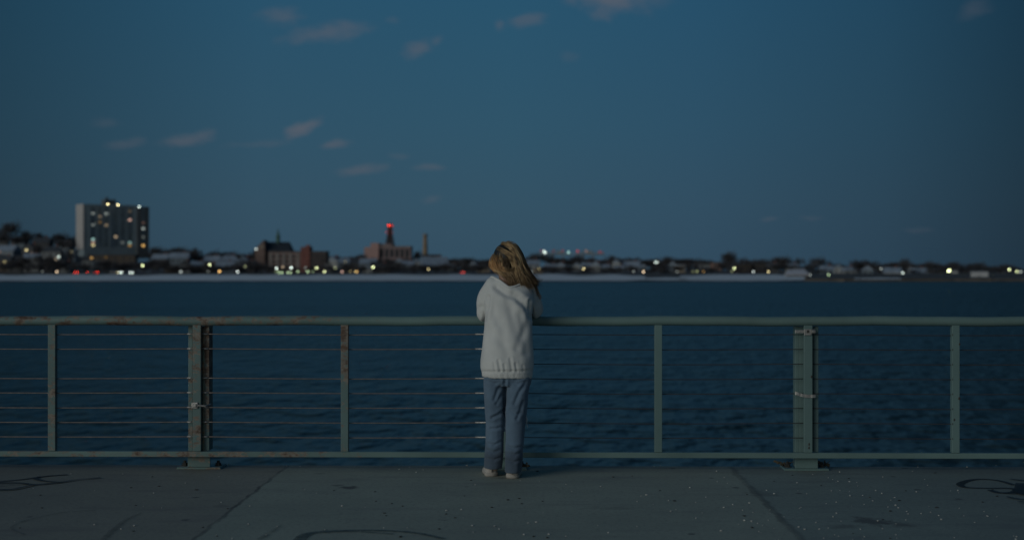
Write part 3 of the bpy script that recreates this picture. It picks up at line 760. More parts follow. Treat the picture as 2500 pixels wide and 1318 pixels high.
# church ---------------------------------------------------------------------
D = 960; k = D / F
base = onland(672, D); base.z -= .6; zz = lambda py: P(672, py, D).z - base.z; xx = lambda px: (px - 672) * k
e = empty('church', base, 'dark-roofed brick church with slender green spire', 'church'); R = Matrix.Rotation(YAW, 4, 'Z')
M['church_wall'] = plain('church_brick', (.17, .115, .10), .9, .25, .2); M['slate'] = plain('church_slate', (.028, .034, .045), .75, .3, .3); M['copper'] = plain('green_copper', (.07, .15, .12), .7, .25, .3)
m_ = MB(); m_.box(xx(645), xx(706), 0, 16, 0, zz(612), R); m_.build('wall', M['church_wall'], e, local=True)
m_ = MB(); y0, y1, ym = -1, 17, 8; za, zc = zz(613), zz(590)
vs = [(xx(644), y0, za), (xx(710), y0, za), (xx(710), y1, za), (xx(644), y1, za), (xx(646), ym, zc), (xx(703), ym, zc)]
m_.add([R @ Vector(v) for v in vs], [(0, 1, 5, 4), (1, 2, 5), (2, 3, 4, 5), (3, 0, 4), (3, 2, 1, 0)]); rf = m_.build('roof', M['slate'], e, local=True)
m_ = MB(); c0 = Vector((xx(674), ym, 0)); rings = []
for py, rad in ((594, 1.5), (580, 1.3), (578, 1.7), (574, 1.05), (557, .08)):
    rings.append([R @ (c0 + Vector((rad * cos(a), rad * sin(a), zz(py)))) for a in [2 * pi * i / 8 for i in range(8)]])
m_.loft(rings); m_.build('spire', M['copper'], e, local=True)
m_ = MB(); m_.prism([(xx(625), 0), (xx(648), 0), (xx(648), zz(600)), (xx(646), zz(586)), (xx(640), zz(592)), (xx(632), zz(600)), (xx(625), zz(612))], -3, 12, R); f_ = m_.build('front_gable', M['church_wall'], e, local=True)
m_ = MB(); m_.tube([R @ Vector((xx(641), -3.05, zz(603))), R @ Vector((xx(641), -2.8, zz(603)))], 1.6, 16); m_.build('rose_window', plain('pale_stone', (.24, .19, .15), .8, .2, .5), f_, local=True)
for i in range(5):
    m_ = MB(); cx = xx(654 + i * 10.5); m_.box(cx - .6, cx + .6, -.12, .1, zz(640), zz(620), R); m_.build('window', M['glass'], e, local=True)
q = P(625, 608, D - 6); m_ = MB(); m_.ell(q, (.6, .5, .6), 10, 8); m_.build('wall_light', lit('grey', 1.9), e, True)
# brick school with pilasters, and its red stair tower
D = 900; k = D / F
base = onland(720, D); base.z -= .6; zz = lambda py: P(720, py, D).z - base.z; xx = lambda px: (px - 720) * k
e = empty('brick_school', base, 'long brick school with pale pilasters and red stair tower', 'school'); R = Matrix.Rotation(YAW, 4, 'Z')
M['pale_brick'] = plain('pale_pink_brick', (.24, .165, .15), .9, .2, .3); M['red_brick'] = plain('red_brick', (.22, .088, .074), .9, .25, .3); M['dark_brick'] = plain('dark_brick', (.09, .068, .066), .9, .3, .3); M['pil'] = plain('pilaster_stone', (.28, .25, .235), .85, .2, .4)
m_ = MB(); m_.box(xx(656), xx(735), 0, 14, 0, zz(615), R); m_.build('wall', M['pale_brick'], e, local=True)
for px in (661, 677, 693, 709, 727):
    m_ = MB(); m_.box(xx(px) - .7, xx(px) + .7, -.35, -.003, 0, zz(618), R); m_.build('pilaster', M['pil'], e, local=True)
for px in (669, 685, 701, 718):
    for py in (626, 638, 650):
        m_ = MB(); m_.box(xx(px) - .9, xx(px) + .9, -.08, .1, zz(py + 3), zz(py - 3), R); m_.build('window', M['glass'], e, local=True)
m_ = MB(); m_.box(xx(735) + .003, xx(757), -1.6, 12, 0, zz(603), R); m_.box(xx(746), xx(756), 0, 6, zz(603), zz(598), R); tag(m_.build('stair_tower', M['red_brick'], e, local=True), 'red brick stair tower')
m_ = MB(); m_.box(xx(757) + .003, xx(797), -1.0, 13, 0, zz(615), R); tag(m_.build('wing', M['dark_brick'], e, local=True), 'dark brick wing')
for px in (764, 774, 784, 792):
    for py in (624, 636, 648):
        m_ = MB(); m_.box(xx(px) - .8, xx(px) + .8, -1.1, -.9, zz(py + 3), zz(py - 3), R); m_.build('window', M['glass'], e, local=True)
m_ = MB(); m_.box(xx(655), xx(735) - .01, -.4, 14.4, zz(615) + .003, zz(613), R); m_.box(xx(757) + .01, xx(798), -1.4, 13.4, zz(615) + .003, zz(613), R); m_.build('roof', M['roof_dark'], e, local=True)

# pink power-plant building ----------------------------------------------------
D = 1250; k = D / F
base = onland(945, D); base.z -= .6; zz = lambda py: P(945, py, D).z - base.z; xx = lambda px: (px - 945) * k
e = empty('industrial_building', base, 'stepped pinkish industrial building below the red-lit mast', 'industrial building')
M['pinkw'] = plain('pink_cladding', (.48, .30, .27), .85, .12, .1); M['pinkd'] = plain('mauve_cladding', (.30, .215, .215), .85, .15, .1)
m_ = MB(); m_.box(xx(889), xx(924), 0, 30, 0, zz(603), R); m_.box(xx(904), xx(924) - .01, 2, 28, zz(603), zz(593), R); tag(m_.build('wall', M['pinkw'], e, local=True), 'lighter pink end block')
m_ = MB(); m_.box(xx(924) + .003, xx(1002), 3, 28, 0, zz(602), R); m_.box(xx(924) + .2, xx(955), 5, 20, zz(602), zz(595), R); m_.build('main_block', M['pinkd'], e, local=True)
m_ = MB(); m_.box(xx(923), xx(1003), 2.3, 28.6, zz(602) + .003 if False else zz(602.6), zz(600.6), R); m_.build('parapet', M['pil'], e, local=True)
for i in range(6):
    m_ = MB(); cx = xx(931 + i * 12.5); m_.box(cx - 1.5, cx + 1.5, 2.88, 3.1, zz(628), zz(608), R); m_.build('window', M['glass'], e, local=True)
# lattice mast with red beacons
base = onland(952, 1290); base.z -= .5; D = 1290; zz = lambda py: P(952, py, D).z - base.z
e = empty('lattice_mast', base, 'dark tapering steel mast with red beacon lights on top', 'mast')
m_ = MB(); M['mast'] = plain('mast_steel', (.08, .065, .07), .7, .3, .3)
prof = [(660, 7.5), (602, 5.6), (590, 4.4), (577, 3.0), (572, 2.7), (549, 2.4)]
for i in range(4):
    a = pi / 4 + i * pi / 2; m_.tube([(r_ * cos(a), r_ * sin(a), zz(py)) for py, r_ in prof], .42, 6)
lv = [(602, 5.6), (596, 5.0), (590, 4.4), (583, 3.7), (577, 3.0), (571, 2.7), (565, 2.6), (559, 2.5), (553, 2.45), (549, 2.4)]
for (pa_, ra), (pb, rb) in zip(lv, lv[1:]):
    for i in range(4):
        a = pi / 4 + i * pi / 2; b = a + pi / 2
        m_.tube([(ra * cos(a), ra * sin(a), zz(pa_)), (rb * cos(b), rb * sin(b), zz(pb))], .24, 4); m_.tube([(ra * cos(b), ra * sin(b), zz(pa_)), (rb * cos(a), rb * sin(a), zz(pb))], .24, 4); m_.tube([(rb * cos(a), rb * sin(a), zz(pb)), (rb * cos(b), rb * sin(b), zz(pb))], .2, 4)
m_.build('frame', M['mast'], e, local=True)
m_ = MB(); m_.tube([(0, 0, zz(602)), (0, 0, zz(576))], [2.2, 1.7], 8); m_.build('core', M['mast'], e, local=True)
m_ = MB(); m_.tube([(0, 0, zz(575.8)), (0, 0, zz(552.2))], [1.7, 1.5], 8); tag(m_.build('upper_core', plain('red_mast_paint', (.34, .10, .10), .7, .2, .3), e, local=True), 'reddish painted upper mast')
m_ = MB(); m_.tube([(0, 0, zz(552)), (0, 0, zz(546))], 2.6, 12); m_.build('platform', M['mast'], e, local=True)
for px, py, s, rr in ((949.5, 550.5, 9.0, .9), (955.5, 550, 4.0, .6), (959, 552, 2.0, .6), (943.5, 567, 1.3, .8), (959, 567, .7, .6)):
    q = P(px, py, D - 3.2); m_ = MB(); rr *= .62; m_.ell(q, (rr, rr, rr), 10, 8); m_.build('beacon', lit('red', s * .9), e, True)
# brick chimney
base = onland(1038, 1250); base.z -= .5; D = 1250; zz = lambda py: P(1038, py, D).z - base.z
e = empty('brick_chimney', base, 'slender tan brick chimney rising over a low dark building', 'chimney')
m_ = MB(); m_.tube([(0, 0, 0), (0, 0, zz(622)), (0, 0, zz(578))], [2.6, 2.3, 1.7], 14); m_.build('shaft', plain('chimney_brick', (.30, .21, .135), .9, .25, .2), e, True, True)
m_ = MB(); m_.tube([(0, 0, zz(578)), (0, 0, zz(574)), (0, 0, zz(571))], [1.7, 2.2, 2.1], 14); m_.build('crown_band', M['wall_tan'], e, True, True)
house(1053, 650, 1180, 48, 27, 'dark', 'dark', 'flat', .05)

# harbour cranes ---------------------------------------------------------------
M['crane'] = plain('crane_steel', (.26, .29, .31), .7, .2, .1)
def crane(pl, pr, pleg, label, lamps):
    D = 2400; base = onland(pleg, D); base.z = -2; k = D / F; R = Matrix.Rotation(YAW, 4, 'Z'); zz = lambda py: P(pleg, py, D).z - base.z; xx = lambda px: (px - pleg) * k
    e = empty('harbour_crane', base, label, 'crane', 'gantry cranes of the far harbour')
    m_ = MB()
    for dy in (-9, 9):
        m_.tube([(xx(pleg + 7), dy, 0), (xx(pleg), dy, zz(618))], 1.3, 6); m_.tube([(xx(pleg + 26), dy, 0), (xx(pleg + 26), dy, zz(621))], 1.1, 6)
        m_.tube([(xx(pleg + 5), dy, zz(640)), (xx(pleg + 26), dy, zz(640))], .9, 6)
    m_.build('leg', M['crane'], e, local=True)
    m_ = MB()
    for dy in (-3, 3): m_.tube([(xx(pl), dy, zz(620)), (xx(pr), dy, zz(620.5))], 1.5, 6)
    m_.build('boom', M['crane'], e, local=True)
    m_ = MB(); m_.tube([(xx(pleg), 0, zz(620)), (xx(pleg + 6), 0, zz(609))], .9, 6); m_.tube([(xx(pl + 6), 0, zz(620)), (xx(pleg + 6), 0, zz(609)), (xx(pr - 6), 0, zz(620))], .4, 5); m_.build('mast', M['crane'], e, local=True)
    m_ = MB(); m_.box(xx(pleg + 10), xx(pleg + 24), -4, 4, zz(619), zz(613)); m_.build('machine_house', M['crane'], e, local=True)
    for px, py, col, s, rr in lamps:
        q = P(px, py, D - 6); m_ = MB(); m_.ell(q, (rr, rr, rr), 10, 8); m_.build('work_light', lit(col, s), e, True)
crane(1316, 1398, 1349, 'hazy harbour crane with two bright white work lights', [(1327, 614, 'white', 2.4, 1.5), (1331, 616, 'white', 2.4, 1.5), (1388, 616, 'cyan', 1.2, 1.7), (1321, 612, 'red', .35, 1.2), (1374, 612, 'red', .30, 1.4), (1351, 613, 'red', .2, 1.3)])
crane(1402, 1476, 1422, 'hazy harbour crane with a row of red lights on its boom', [(1410, 613, 'red', .65, 1.6), (1431, 613, 'pink', .4, 1.6), (1464, 615, 'red', .35, 1.6), (1470, 616, 'red', .2, 1.2)])

# ======== ordinary houses (px, foot row, depth, width, wall height, wall, roof, style)
hs = [
 # hillside at the left
 (10, 598, 1060, 22, 14, 'grey', 'dark', 'gable'), (48, 602, 1050, 34, 15, 'blue-grey', 'dark', 'hip'), (104, 610, 1040, 40, 18, 'dark', 'dark', 'gable'), (160, 616, 1040, 34, 16, 'blue-grey', 'dark', 'gable'),
 (22, 632, 960, 44, 20, 'blue-grey', 'snow', 'gable', [(8, 609, 'pink', .25)]), (76, 630, 950, 34, 22, 'dark', 'dark', 'front', [(71, 607, 'yellow', 1.5), (86, 618, 'pink', .35)]), (128, 634, 950, 46, 20, 'grey', 'dark', 'hip', [(147, 627, 'white', 1.5), (140, 640, 'warm', .5)]), (175, 636, 955, 24, 24, 'blue-grey', 'dark', 'flat', [(177, 612, 'yellow', .6)]),
 (12, 656, 880, 40, 20, 'brown', 'dark', 'gable', [(19, 637, 'yellow', .6)]), (80, 652, 880, 36, 22, 'grey', 'snow', 'gable'), (118, 660, 870, 28, 18, 'dark', 'dark', 'front', [(114, 650, 'white', 1.5)]), (160, 668, 850, 34, 17, 'grey', 'snow', 'front'), (38, 668, 860, 32, 16, 'dark', 'dark', 'hip'), (214, 662, 905, 24, 26, 'grey', 'dark', 'flat'),
 # between tower and church
 (395, 648, 960, 40, 16, 'dark', 'snow', 'gable'), (440, 648, 950, 44, 18, 'blue-grey', 'snow', 'gable'), (420, 667, 880, 30, 18, 'brown', 'dark', 'flat'), (452, 668, 870, 28, 22, 'grey', 'dark', 'front', [(442, 664, 'grey', .7)]), (484, 668, 880, 32, 20, 'brown', 'snow', 'gable'),
 (520, 650, 960, 38, 14, 'blue-grey', 'snow', 'gable'), (560, 652, 950, 46, 16, 'blue-grey', 'snow', 'hip'), (598, 652, 960, 30, 14, 'grey', 'snow', 'front'), (515, 670, 860, 26, 18, 'dark', 'dark', 'front'), (552, 669, 880, 42, 18, 'blue-grey', 'snow', 'gable'), (606, 666, 890, 40, 18, 'dark', 'dark', 'gable'), (640, 648, 985, 26, 18, 'white', 'snow', 'front'),
 # between school and the woman
 (815, 652, 960, 26, 16, 'white', 'snow', 'front'), (838, 655, 960, 30, 15, 'blue-grey', 'snow', 'gable'), (802, 664, 900, 16, 20, 'grey', 'dark', 'flat'), (870, 654, 1000, 34, 12, 'dark', 'dark', 'gable'), (858, 670, 880, 36, 16, 'brown', 'dark', 'flat'), (900, 655, 960, 40, 12, 'blue-grey', 'snow', 'gable'), (897, 672, 850, 20, 16, 'white', 'snow', 'front'), (930, 672, 880, 40, 18, 'dark', 'dark', 'hip'),
 (976, 655, 985, 22, 16, 'grey', 'snow', 'front'), (996, 660, 960, 30, 14, 'blue-grey', 'snow', 'gable'), (1018, 654, 985, 20, 14, 'white', 'snow', 'front'), (1060, 658, 975, 62, 12, 'blue-grey', 'snow', 'gable'), (1105, 664, 950, 26, 12, 'grey', 'snow', 'gable'), (1140, 662, 960, 30, 12, 'brown', 'dark', 'flat'), (1158, 664, 940, 18, 18, 'grey', 'snow', 'front'), (1180, 668, 900, 28, 16, 'tan', 'dark', 'flat'),
 # right of the woman
 (1300, 653, 1000, 34, 8, 'grey', 'snow', 'gable'), (1313, 672, 860, 20, 19, 'tan', 'snow', 'flat'), (1345, 662, 960, 30, 9, 'blue-grey', 'snow', 'gable'), (1370, 662, 960, 24, 12, 'grey', 'snow', 'front'), (1408, 660, 950, 18, 12, 'white', 'snow', 'front'), (1432, 656, 985, 24, 8, 'grey', 'snow', 'gable'), (1456, 664, 930, 24, 16, 'grey', 'snow', 'front'), (1480, 662, 950, 26, 10, 'blue-grey', 'snow', 'hip'),
 (1505, 655, 980, 18, 14, 'white', 'snow', 'front'), (1512, 664, 940, 24, 8, 'blue-grey', 'snow', 'gable'), (1542, 660, 985, 40, 10, 'blue-grey', 'snow', 'gable'), (1570, 664, 935, 18, 12, 'blue-grey', 'snow', 'front'), (1618, 652, 1010, 20, 10, 'grey', 'snow', 'gable'), (1642, 656, 985, 18, 10, 'blue-grey', 'snow', 'front'), (1660, 668, 900, 24, 20, 'tan', 'snow', 'flat'), (1628, 676, 860, 40, 12, 'grey', 'dark', 'flat'), (1595, 677, 850, 26, 10, 'grey', 'dark', 'gable'),
 (1718, 664, 950, 26, 18, 'grey', 'dark', 'flat'), (1748, 660, 985, 24, 18, 'pink', 'dark', 'flat'), (1812, 672, 900, 36, 26, 'brown', 'dark', 'flat'), (1850, 672, 905, 40, 26, 'brown', 'dark', 'flat'), (1935, 660, 900, 28, 8, 'white', 'snow', 'gable'), (1886, 672, 880, 26, 22, 'dark', 'dark', 'gable'),
 (2018, 666, 860, 30, 8, 'blue-grey', 'snow', 'gable'), (2046, 662, 900, 20, 8, 'white', 'snow', 'front'), (2072, 670, 850, 32, 10, 'grey', 'snow', 'hip'), (2095, 668, 860, 20, 6, 'blue-grey', 'snow', 'gable'), (2118, 668, 840, 24, 10, 'blue-grey', 'snow', 'front'), (2178, 673, 830, 40, 8, 'white', 'snow', 'gable'), (2192, 672, 845, 12, 14, 'white', 'snow', 'front'), (2224, 656, 930, 14, 6, 'white', 'snow', 'gable'),
 (2243, 672, 850, 36, 7, 'blue-grey', 'snow', 'gable'), (2266, 656, 935, 18, 8, 'grey', 'dark', 'flat'), (2290, 670, 870, 22, 8, 'dark', 'dark', 'gable'), (2330, 666, 880, 16, 6, 'white', 'snow', 'gable'), (2362, 674, 860, 16, 12, 'dark', 'dark', 'flat'), (2446, 664, 900, 16, 6, 'grey', 'snow', 'gable'),
]
for h in hs:
    px, base_, D, w_, hp, wc, rf_, st = h[:8]; lt = h[8] if len(h) > 8 else ()
    house(px, base_, D, w_, hp, wc, rf_, st, random.uniform(-.25, .25), lt)
# white shed on the right and the long snow-roofed beach pavilion
D = 740; k = D / F
b = onland(2391, D); b.z = P(2391, 684, D).z - .3; e = empty('white_shed', b, 'boxy white shed near the water at the far right', 'shed'); R = Matrix.Rotation(YAW - .25, 4, 'Z')
m_ = MB(); m_.box(-4.2, 4.2, -3, 3, 0, 4.6, R); m_.build('wall', plain('shed_white', (.45, .45, .46), .8, .1, .3), e, local=True)
m_ = MB(); m_.box(-4.5, 4.5, -3.3, 3.3, 4.603, 4.9, R); m_.build('roof', M['roof_snow'], e, local=True)
m_ = MB(); m_.box(-1.0, 1.0, -3.06, -2.9, .1, 2.6, R); m_.build('door', M['wall_grey'], e, local=True)
D = 735
b = onland(1945, D); b.z = P(1945, 684, D).z; e = empty('beach_pavilion', b, 'long beach pavilion with broad snowy roof and brown wall', 'pavilion'); R = Matrix.Rotation(YAW, 4, 'Z')
zz = lambda py: P(1945, py, D).z - b.z; xx = lambda px: (px - 1945) * D / F
m_ = MB(); m_.box(xx(1925), xx(1974), 0, 9, 0, zz(671), R); m_.build('wall', plain('pavilion_brown', (.13, .09, .055), .9, .2, .3), e, local=True)
m_ = MB(); m_.add([R @ Vector(v) for v in ((xx(1913), -1.5, zz(671.5)), (xx(1974), -1.5, zz(671.5)), (xx(1973), 9.5, zz(657)), (xx(1932), 9.5, zz(661)), (xx(1913), -1.5, zz(670)), (xx(1974), -1.5, zz(669.5)), (xx(1973), 9.5, zz(656)), (xx(1932), 9.5, zz(659)))], [(0, 3, 2, 1), (4, 5, 6, 7), (0, 1, 5, 4), (1, 2, 6, 5), (2, 3, 7, 6), (3, 0, 4, 7)])
m_.build('roof', plain('pavilion_snow', (.55, .54, .58), .85, .12, .3), e, local=True)
for i in range(5):
    cx = xx(1929 + i * 9.5); m_ = MB(); m_.box(cx - .2, cx + .2, -1.3, -1.0, 0, zz(671.6), R); m_.build('column', M['wall_tan'], e, local=True)
D = 745
b = onland(2018, D); b.z = P(2018, 686, D).z; e = empty('bath_house', b, 'low brown bath house on the sea wall next to the pavilion', 'bath house')
zz = lambda py: P(2018, py, D).z - b.z; xx = lambda px: (px - 2018) * D / F
m_ = MB(); m_.box(xx(1979), xx(2086), 0, 8, 0, zz(676), R); m_.build('wall', plain('bath_house_wall', (.085, .058, .04), .9, .25, .2), e, local=True)
m_ = MB(); m_.box(xx(1978), xx(2087), -.5, 8.5, zz(676) + .003, zz(674.5), R); m_.build('roof', M['roof_dark'], e, local=True)

# ======== trees: (px, crown top row, depth, crown width)
ts = [(18, 536, 1040, 44), (64, 561, 1050, 60), (98, 566, 1060, 44), (138, 564, 1060, 40), (172, 572, 1070, 44), (-20, 556, 1050, 60), (40, 575, 1010, 40), (150, 582, 1010, 44), (88, 590, 920, 24), (52, 622, 860, 44), (100, 640, 830, 40), (140, 636, 840, 44), (172, 608, 900, 20), (8, 640, 830, 50), (182, 640, 830, 26), (66, 648, 815, 36), (208, 642, 850, 40), (120, 648, 810, 30),
      (300, 640, 850, 60), (260, 632, 870, 56), (330, 634, 860, 54), (374, 598, 1010, 30), (392, 604, 1030, 34), (430, 611, 1040, 40), (462, 608, 1030, 48), (372, 630, 860, 44), (500, 622, 1040, 40), (350, 645, 840, 50), (240, 648, 835, 40), (502, 636, 850, 24), (400, 632, 850, 30),
      (515, 614, 1040, 34), (540, 622, 1040, 34), (556, 615, 1045, 26), (585, 616, 1045, 28), (575, 642, 860, 44), (612, 632, 850, 44), (636, 640, 840, 40), (655, 648, 835, 36), (540, 648, 840, 40), (605, 618, 1050, 30), (468, 645, 850, 36), (425, 648, 840, 36), (680, 650, 830, 40), (720, 652, 830, 44), (760, 650, 830, 44), (622, 600, 1010, 14),
      (806, 628, 1050, 34), (825, 622, 1060, 36), (858, 624, 1060, 44), (878, 617, 1060, 28), (884, 630, 1010, 56), (845, 645, 850, 40), (812, 650, 835, 40), (920, 634, 940, 40), (955, 636, 880, 64), (985, 648, 850, 46), (945, 652, 830, 50), (915, 650, 835, 30), (1016, 608, 1300, 20), (1012, 632, 1020, 30), (1035, 645, 850, 60), (1065, 648, 850, 46), (1090, 640, 860, 36), (1100, 632, 1020, 40), (1136, 626, 1020, 34), (1120, 636, 900, 34), (1168, 633, 1010, 44), (1170, 640, 880, 46), (1140, 645, 850, 44), (1195, 634, 1000, 40), (1010, 655, 830, 40), (980, 630, 1030, 44), (1210, 640, 900, 50),
      (1290, 622, 1010, 36), (1312, 612, 1020, 46), (1338, 616, 1020, 40), (1330, 648, 860, 34), (1365, 626, 1000, 46), (1392, 632, 1000, 36), (1410, 620, 1010, 36), (1440, 630, 1000, 44), (1470, 632, 990, 44), (1494, 621, 1000, 36), (1520, 634, 1000, 40), (1388, 648, 860, 40), (1428, 660, 830, 46), (1475, 654, 850, 44), (1500, 662, 830, 40), (1350, 655, 840, 40), (1555, 632, 1010, 50), (1590, 630, 1010, 44), (1610, 644, 870, 50), (1545, 652, 850, 40), (1630, 624, 1000, 50), (1665, 628, 1000, 40), (1604, 634, 1000, 40), (1580, 660, 830, 34),
      (1700, 628, 1000, 46), (1690, 640, 880, 54), (1722, 632, 990, 36), (1735, 652, 850, 40), (1780, 611, 980, 38), (1776, 632, 880, 50), (1795, 650, 850, 44), (1760, 640, 870, 40), (1706, 660, 830, 40), (1830, 634, 960, 40), (1875, 632, 940, 40), (1898, 622, 930, 46), (1905, 640, 850, 50), (1862, 648, 850, 36), (1838, 656, 830, 44), (1950, 627, 930, 24), (1925, 645, 900, 40), (1998, 624, 920, 50), (1982, 640, 900, 40), (2030, 642, 930, 40), (1968, 648, 880, 40),
      (2092, 632, 920, 50), (2118, 636, 920, 50), (2142, 644, 900, 40), (2064, 646, 930, 40), (2180, 638, 910, 50), (2206, 628, 910, 24), (2210, 640, 890, 40), (2160, 645, 890, 44), (2236, 645, 900, 40), (2270, 634, 910, 26), (2255, 642, 900, 40), (2298, 645, 900, 34), (2325, 636, 880, 30), (2310, 650, 860, 50), (2345, 650, 890, 50), (2378, 650, 900, 50), (2425, 650, 880, 46), (2462, 650, 880, 50), (2410, 656, 860, 40), (2492, 660, 870, 46), (2350, 660, 850, 40), (2290, 660, 850, 40), (2440, 660, 850, 40), (2530, 658, 870, 50)]
rt = random.Random(21)
for x0, x1, t0, t1, n in ((366, 622, 600, 618, 15), (800, 1000, 622, 632, 9), (1060, 1200, 626, 634, 8), (1340, 1690, 626, 634, 15), (1700, 1930, 626, 636, 9), (2040, 2480, 636, 648, 17)):
    for i in range(n):          # trees along the ridge
        ts.append((x0 + (x1 - x0) * (i + rt.uniform(.2, .8)) / n, rt.uniform(t0, t1) + (6 if x0 == 366 and i > 6 else 0), rt.uniform(1030, 1090) if x0 < 2000 else rt.uniform(940, 980), rt.uniform(28, 46)))
for x0, x1, t0, t1, n in ((380, 640, 638, 650, 10), (800, 1190, 640, 652, 12), (1330, 1700, 645, 656, 11), (1990, 2300, 652, 660, 7), (5, 180, 610, 640, 7)):
    for i in range(n):          # and among the front houses
        ts.append((x0 + (x1 - x0) * (i + rt.uniform(.1, .9)) / n, rt.uniform(t0, t1), rt.uniform(825, 860), rt.uniform(22, 40)))
for a in ts: tree(*a)

# ======== lamps (px, py, depth, colour, strength)
lamps = [(139, 673, 780, 'warm', 2.0), (348, 648, 800, 'lime', 4.5), (512, 646, 800, 'lime', 4.0), (536, 663, 800, 'orange', 4.2), (580, 666, 800, 'grey', 3.0), (598, 650, 810, 'lime', .6), (442, 665, 805, 'grey', .7), (508, 664, 815, 'grey', .35),
         (675, 655, 800, 'white', 3.8), (690, 652, 810, 'warm', .9), (711, 654, 800, 'white', 4.2), (746, 653, 815, 'grey', .5), (773, 654, 800, 'lime', 3.4), (727, 667, 790, 'green', 1.2), (751, 667, 790, 'green', 2.0), (792, 667, 790, 'lime', 3.0), (674, 667, 795, 'green', .5), (764, 668, 800, 'green', .4),
         (818, 654, 810, 'lime', .7), (843, 639, 900, 'yellow', .35), (871, 671, 790, 'orange', 1.4), (868, 671, 792, 'yellow', .8), (835, 676, 770, 'pink', 1.3), (855, 671, 800, 'yellow', .35), (911, 652, 800, 'lime', 4.8), (1046, 657, 800, 'yellow', 1.3),
         (1316, 656, 850, 'yellow', .5), (1297, 675, 775, 'grey', .5), (1425, 656, 800, 'yellow', 2.2), (1571, 666, 800, 'warm', 2.6), (1600, 640, 880, 'white', 2.2), (1605, 640, 885, 'white', 2.2), (1547, 674, 790, 'grey', .5), (1793, 655, 800, 'lime', 3.8), (1702, 673, 790, 'lime', .6), (1718, 670, 800, 'orange', .5), (1692, 672, 795, 'lime', .3), (1787, 671, 800, 'lime', .4),
         (1839, 667, 800, 'grey', 1.7), (1876, 668, 790, 'yellow', 1.8), (1978, 671, 730, 'grey', .6), (2023, 671, 735, 'green', 1.2), (2151, 656, 830, 'grey', .8), (2204, 671, 760, 'white', 1.9), (2318, 660, 780, 'lime', 6.0), (2315, 662, 775, 'lime', 6.0), (2464, 658, 780, 'lime', 3.6), (2483, 667, 770, 'lime', 2.8), (2492, 668, 775, 'grey', 1.4), (1653, 675, 790, 'grey', .45), (104, 673, 785, 'grey', .3)]
for a in lamps: lamp(*a)
# cars
car(297, 786, 'front', 'white', 4.2, idx=0); car(323, 786, 'front', 'white', 4.2, idx=1)
car(189, 783, 'rear', 'red', 3.4, idx=0); car(224, 781, 'side', 'red', 3.2, idx=3); car(238, 784, 'rear', 'red', 3.6, idx=1)
car(686, 786, 'front', 'green', 2.4, idx=0); car(707, 786, 'front', 'green', 2.4, idx=2)
car(1130, 779, 'rear', 'red', 1.6, idx=2); car(278, 781, 'side', 'yellow', .9, idx=2)

# ======== labels for the repeats: position is counted from the nearest landmark
LAND = [(276, 'the apartment tower'), (674, 'the church'), (755, 'the brick school tower'), (945, 'the lattice mast'), (1038, 'the brick chimney'), (1240, 'the woman'), (1400, 'the harbour cranes'), (1945, 'the beach pavilion'), (2390, 'the white shed')]
ORD = ['first', 'second', 'third', 'fourth', 'fifth', 'sixth', 'seventh', 'eighth', 'ninth', 'tenth', 'eleventh', 'twelfth', 'thirteenth', 'fourteenth', 'fifteenth', 'sixteenth', 'seventeenth', 'eighteenth', 'nineteenth', 'twentieth', 'twenty-first', 'twenty-second', 'twenty-third', 'twenty-fourth', 'twenty-fifth', 'twenty-sixth', 'twenty-seventh', 'twenty-eighth', 'twenty-ninth', 'thirtieth'] + ['%dth' % i for i in range(31, 90)]
byn = {}
for o, noun, px, ph in REG: byn.setdefault(noun, []).append((px, o, ph))
for noun, L in byn.items():
    L.sort(key=lambda a: a[0])
    for px, o, ph in L:
        left = [l for l in LAND if l[0] <= px]
        if left:
            lx, ln = left[-1]; n = len([q for q in L if lx <= q[0] < px]); side = 'right'
        else:
            lx, ln = LAND[0]; n = len([q for q in L if px < q[0] < lx]); side = 'left'
        o['label'] = f'{ph}, {ORD[n]} {noun} to the {side} of {ln}'

# ------------------------------------------------------------------ the woman
def cloth(name, col, rough, weave, var):
    t = NT(name); v = t.pos()
    f = t.noise(v, 7, 5, .6)
    t.l(t.ramp(f, [(.3, rgb(*[c * (1 - var) for c in col])), (.7, rgb(*[c * (1 + var) for c in col]))]), t.b.inputs['Base Color'])
    t.b.inputs['Roughness'].default_value = rough; t.b.inputs['Sheen Weight'].default_value = .25
    t.bump(t.math('ADD', t.noise(v, weave, 2), t.math('MULTIPLY', t.noise(v, 26, 4), .6)), .3, .004)
    return t
M['sweater'] = cloth('white_fleece', (.64, .64, .625), .95, 260, .06).m
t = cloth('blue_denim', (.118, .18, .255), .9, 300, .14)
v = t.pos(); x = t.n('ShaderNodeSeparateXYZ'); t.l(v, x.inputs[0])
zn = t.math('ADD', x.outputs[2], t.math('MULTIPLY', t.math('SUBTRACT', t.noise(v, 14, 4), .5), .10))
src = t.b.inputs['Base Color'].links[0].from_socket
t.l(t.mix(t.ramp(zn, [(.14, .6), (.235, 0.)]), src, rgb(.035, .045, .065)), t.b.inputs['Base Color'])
M['denim'] = t.m
t = NT('skin'); t.b.inputs['Base Color'].default_value = rgb(.46, .29, .215); t.b.inputs['Roughness'].default_value = .55; t.b.inputs['Subsurface Weight'].default_value = .1
f = t.noise(t.pos(), 30, 3); t.l(t.ramp(f, [(.3, rgb(.43, .265, .195)), (.7, rgb(.49, .31, .235))]), t.b.inputs['Base Color'])
M['skin'] = t.m
M['shoe'] = plain('off_white_shoe', (.46, .42, .385), .75, .15, 25, .2)
M['sole'] = plain('shoe_sole', (.40, .365, .33), .8, .2, 30)

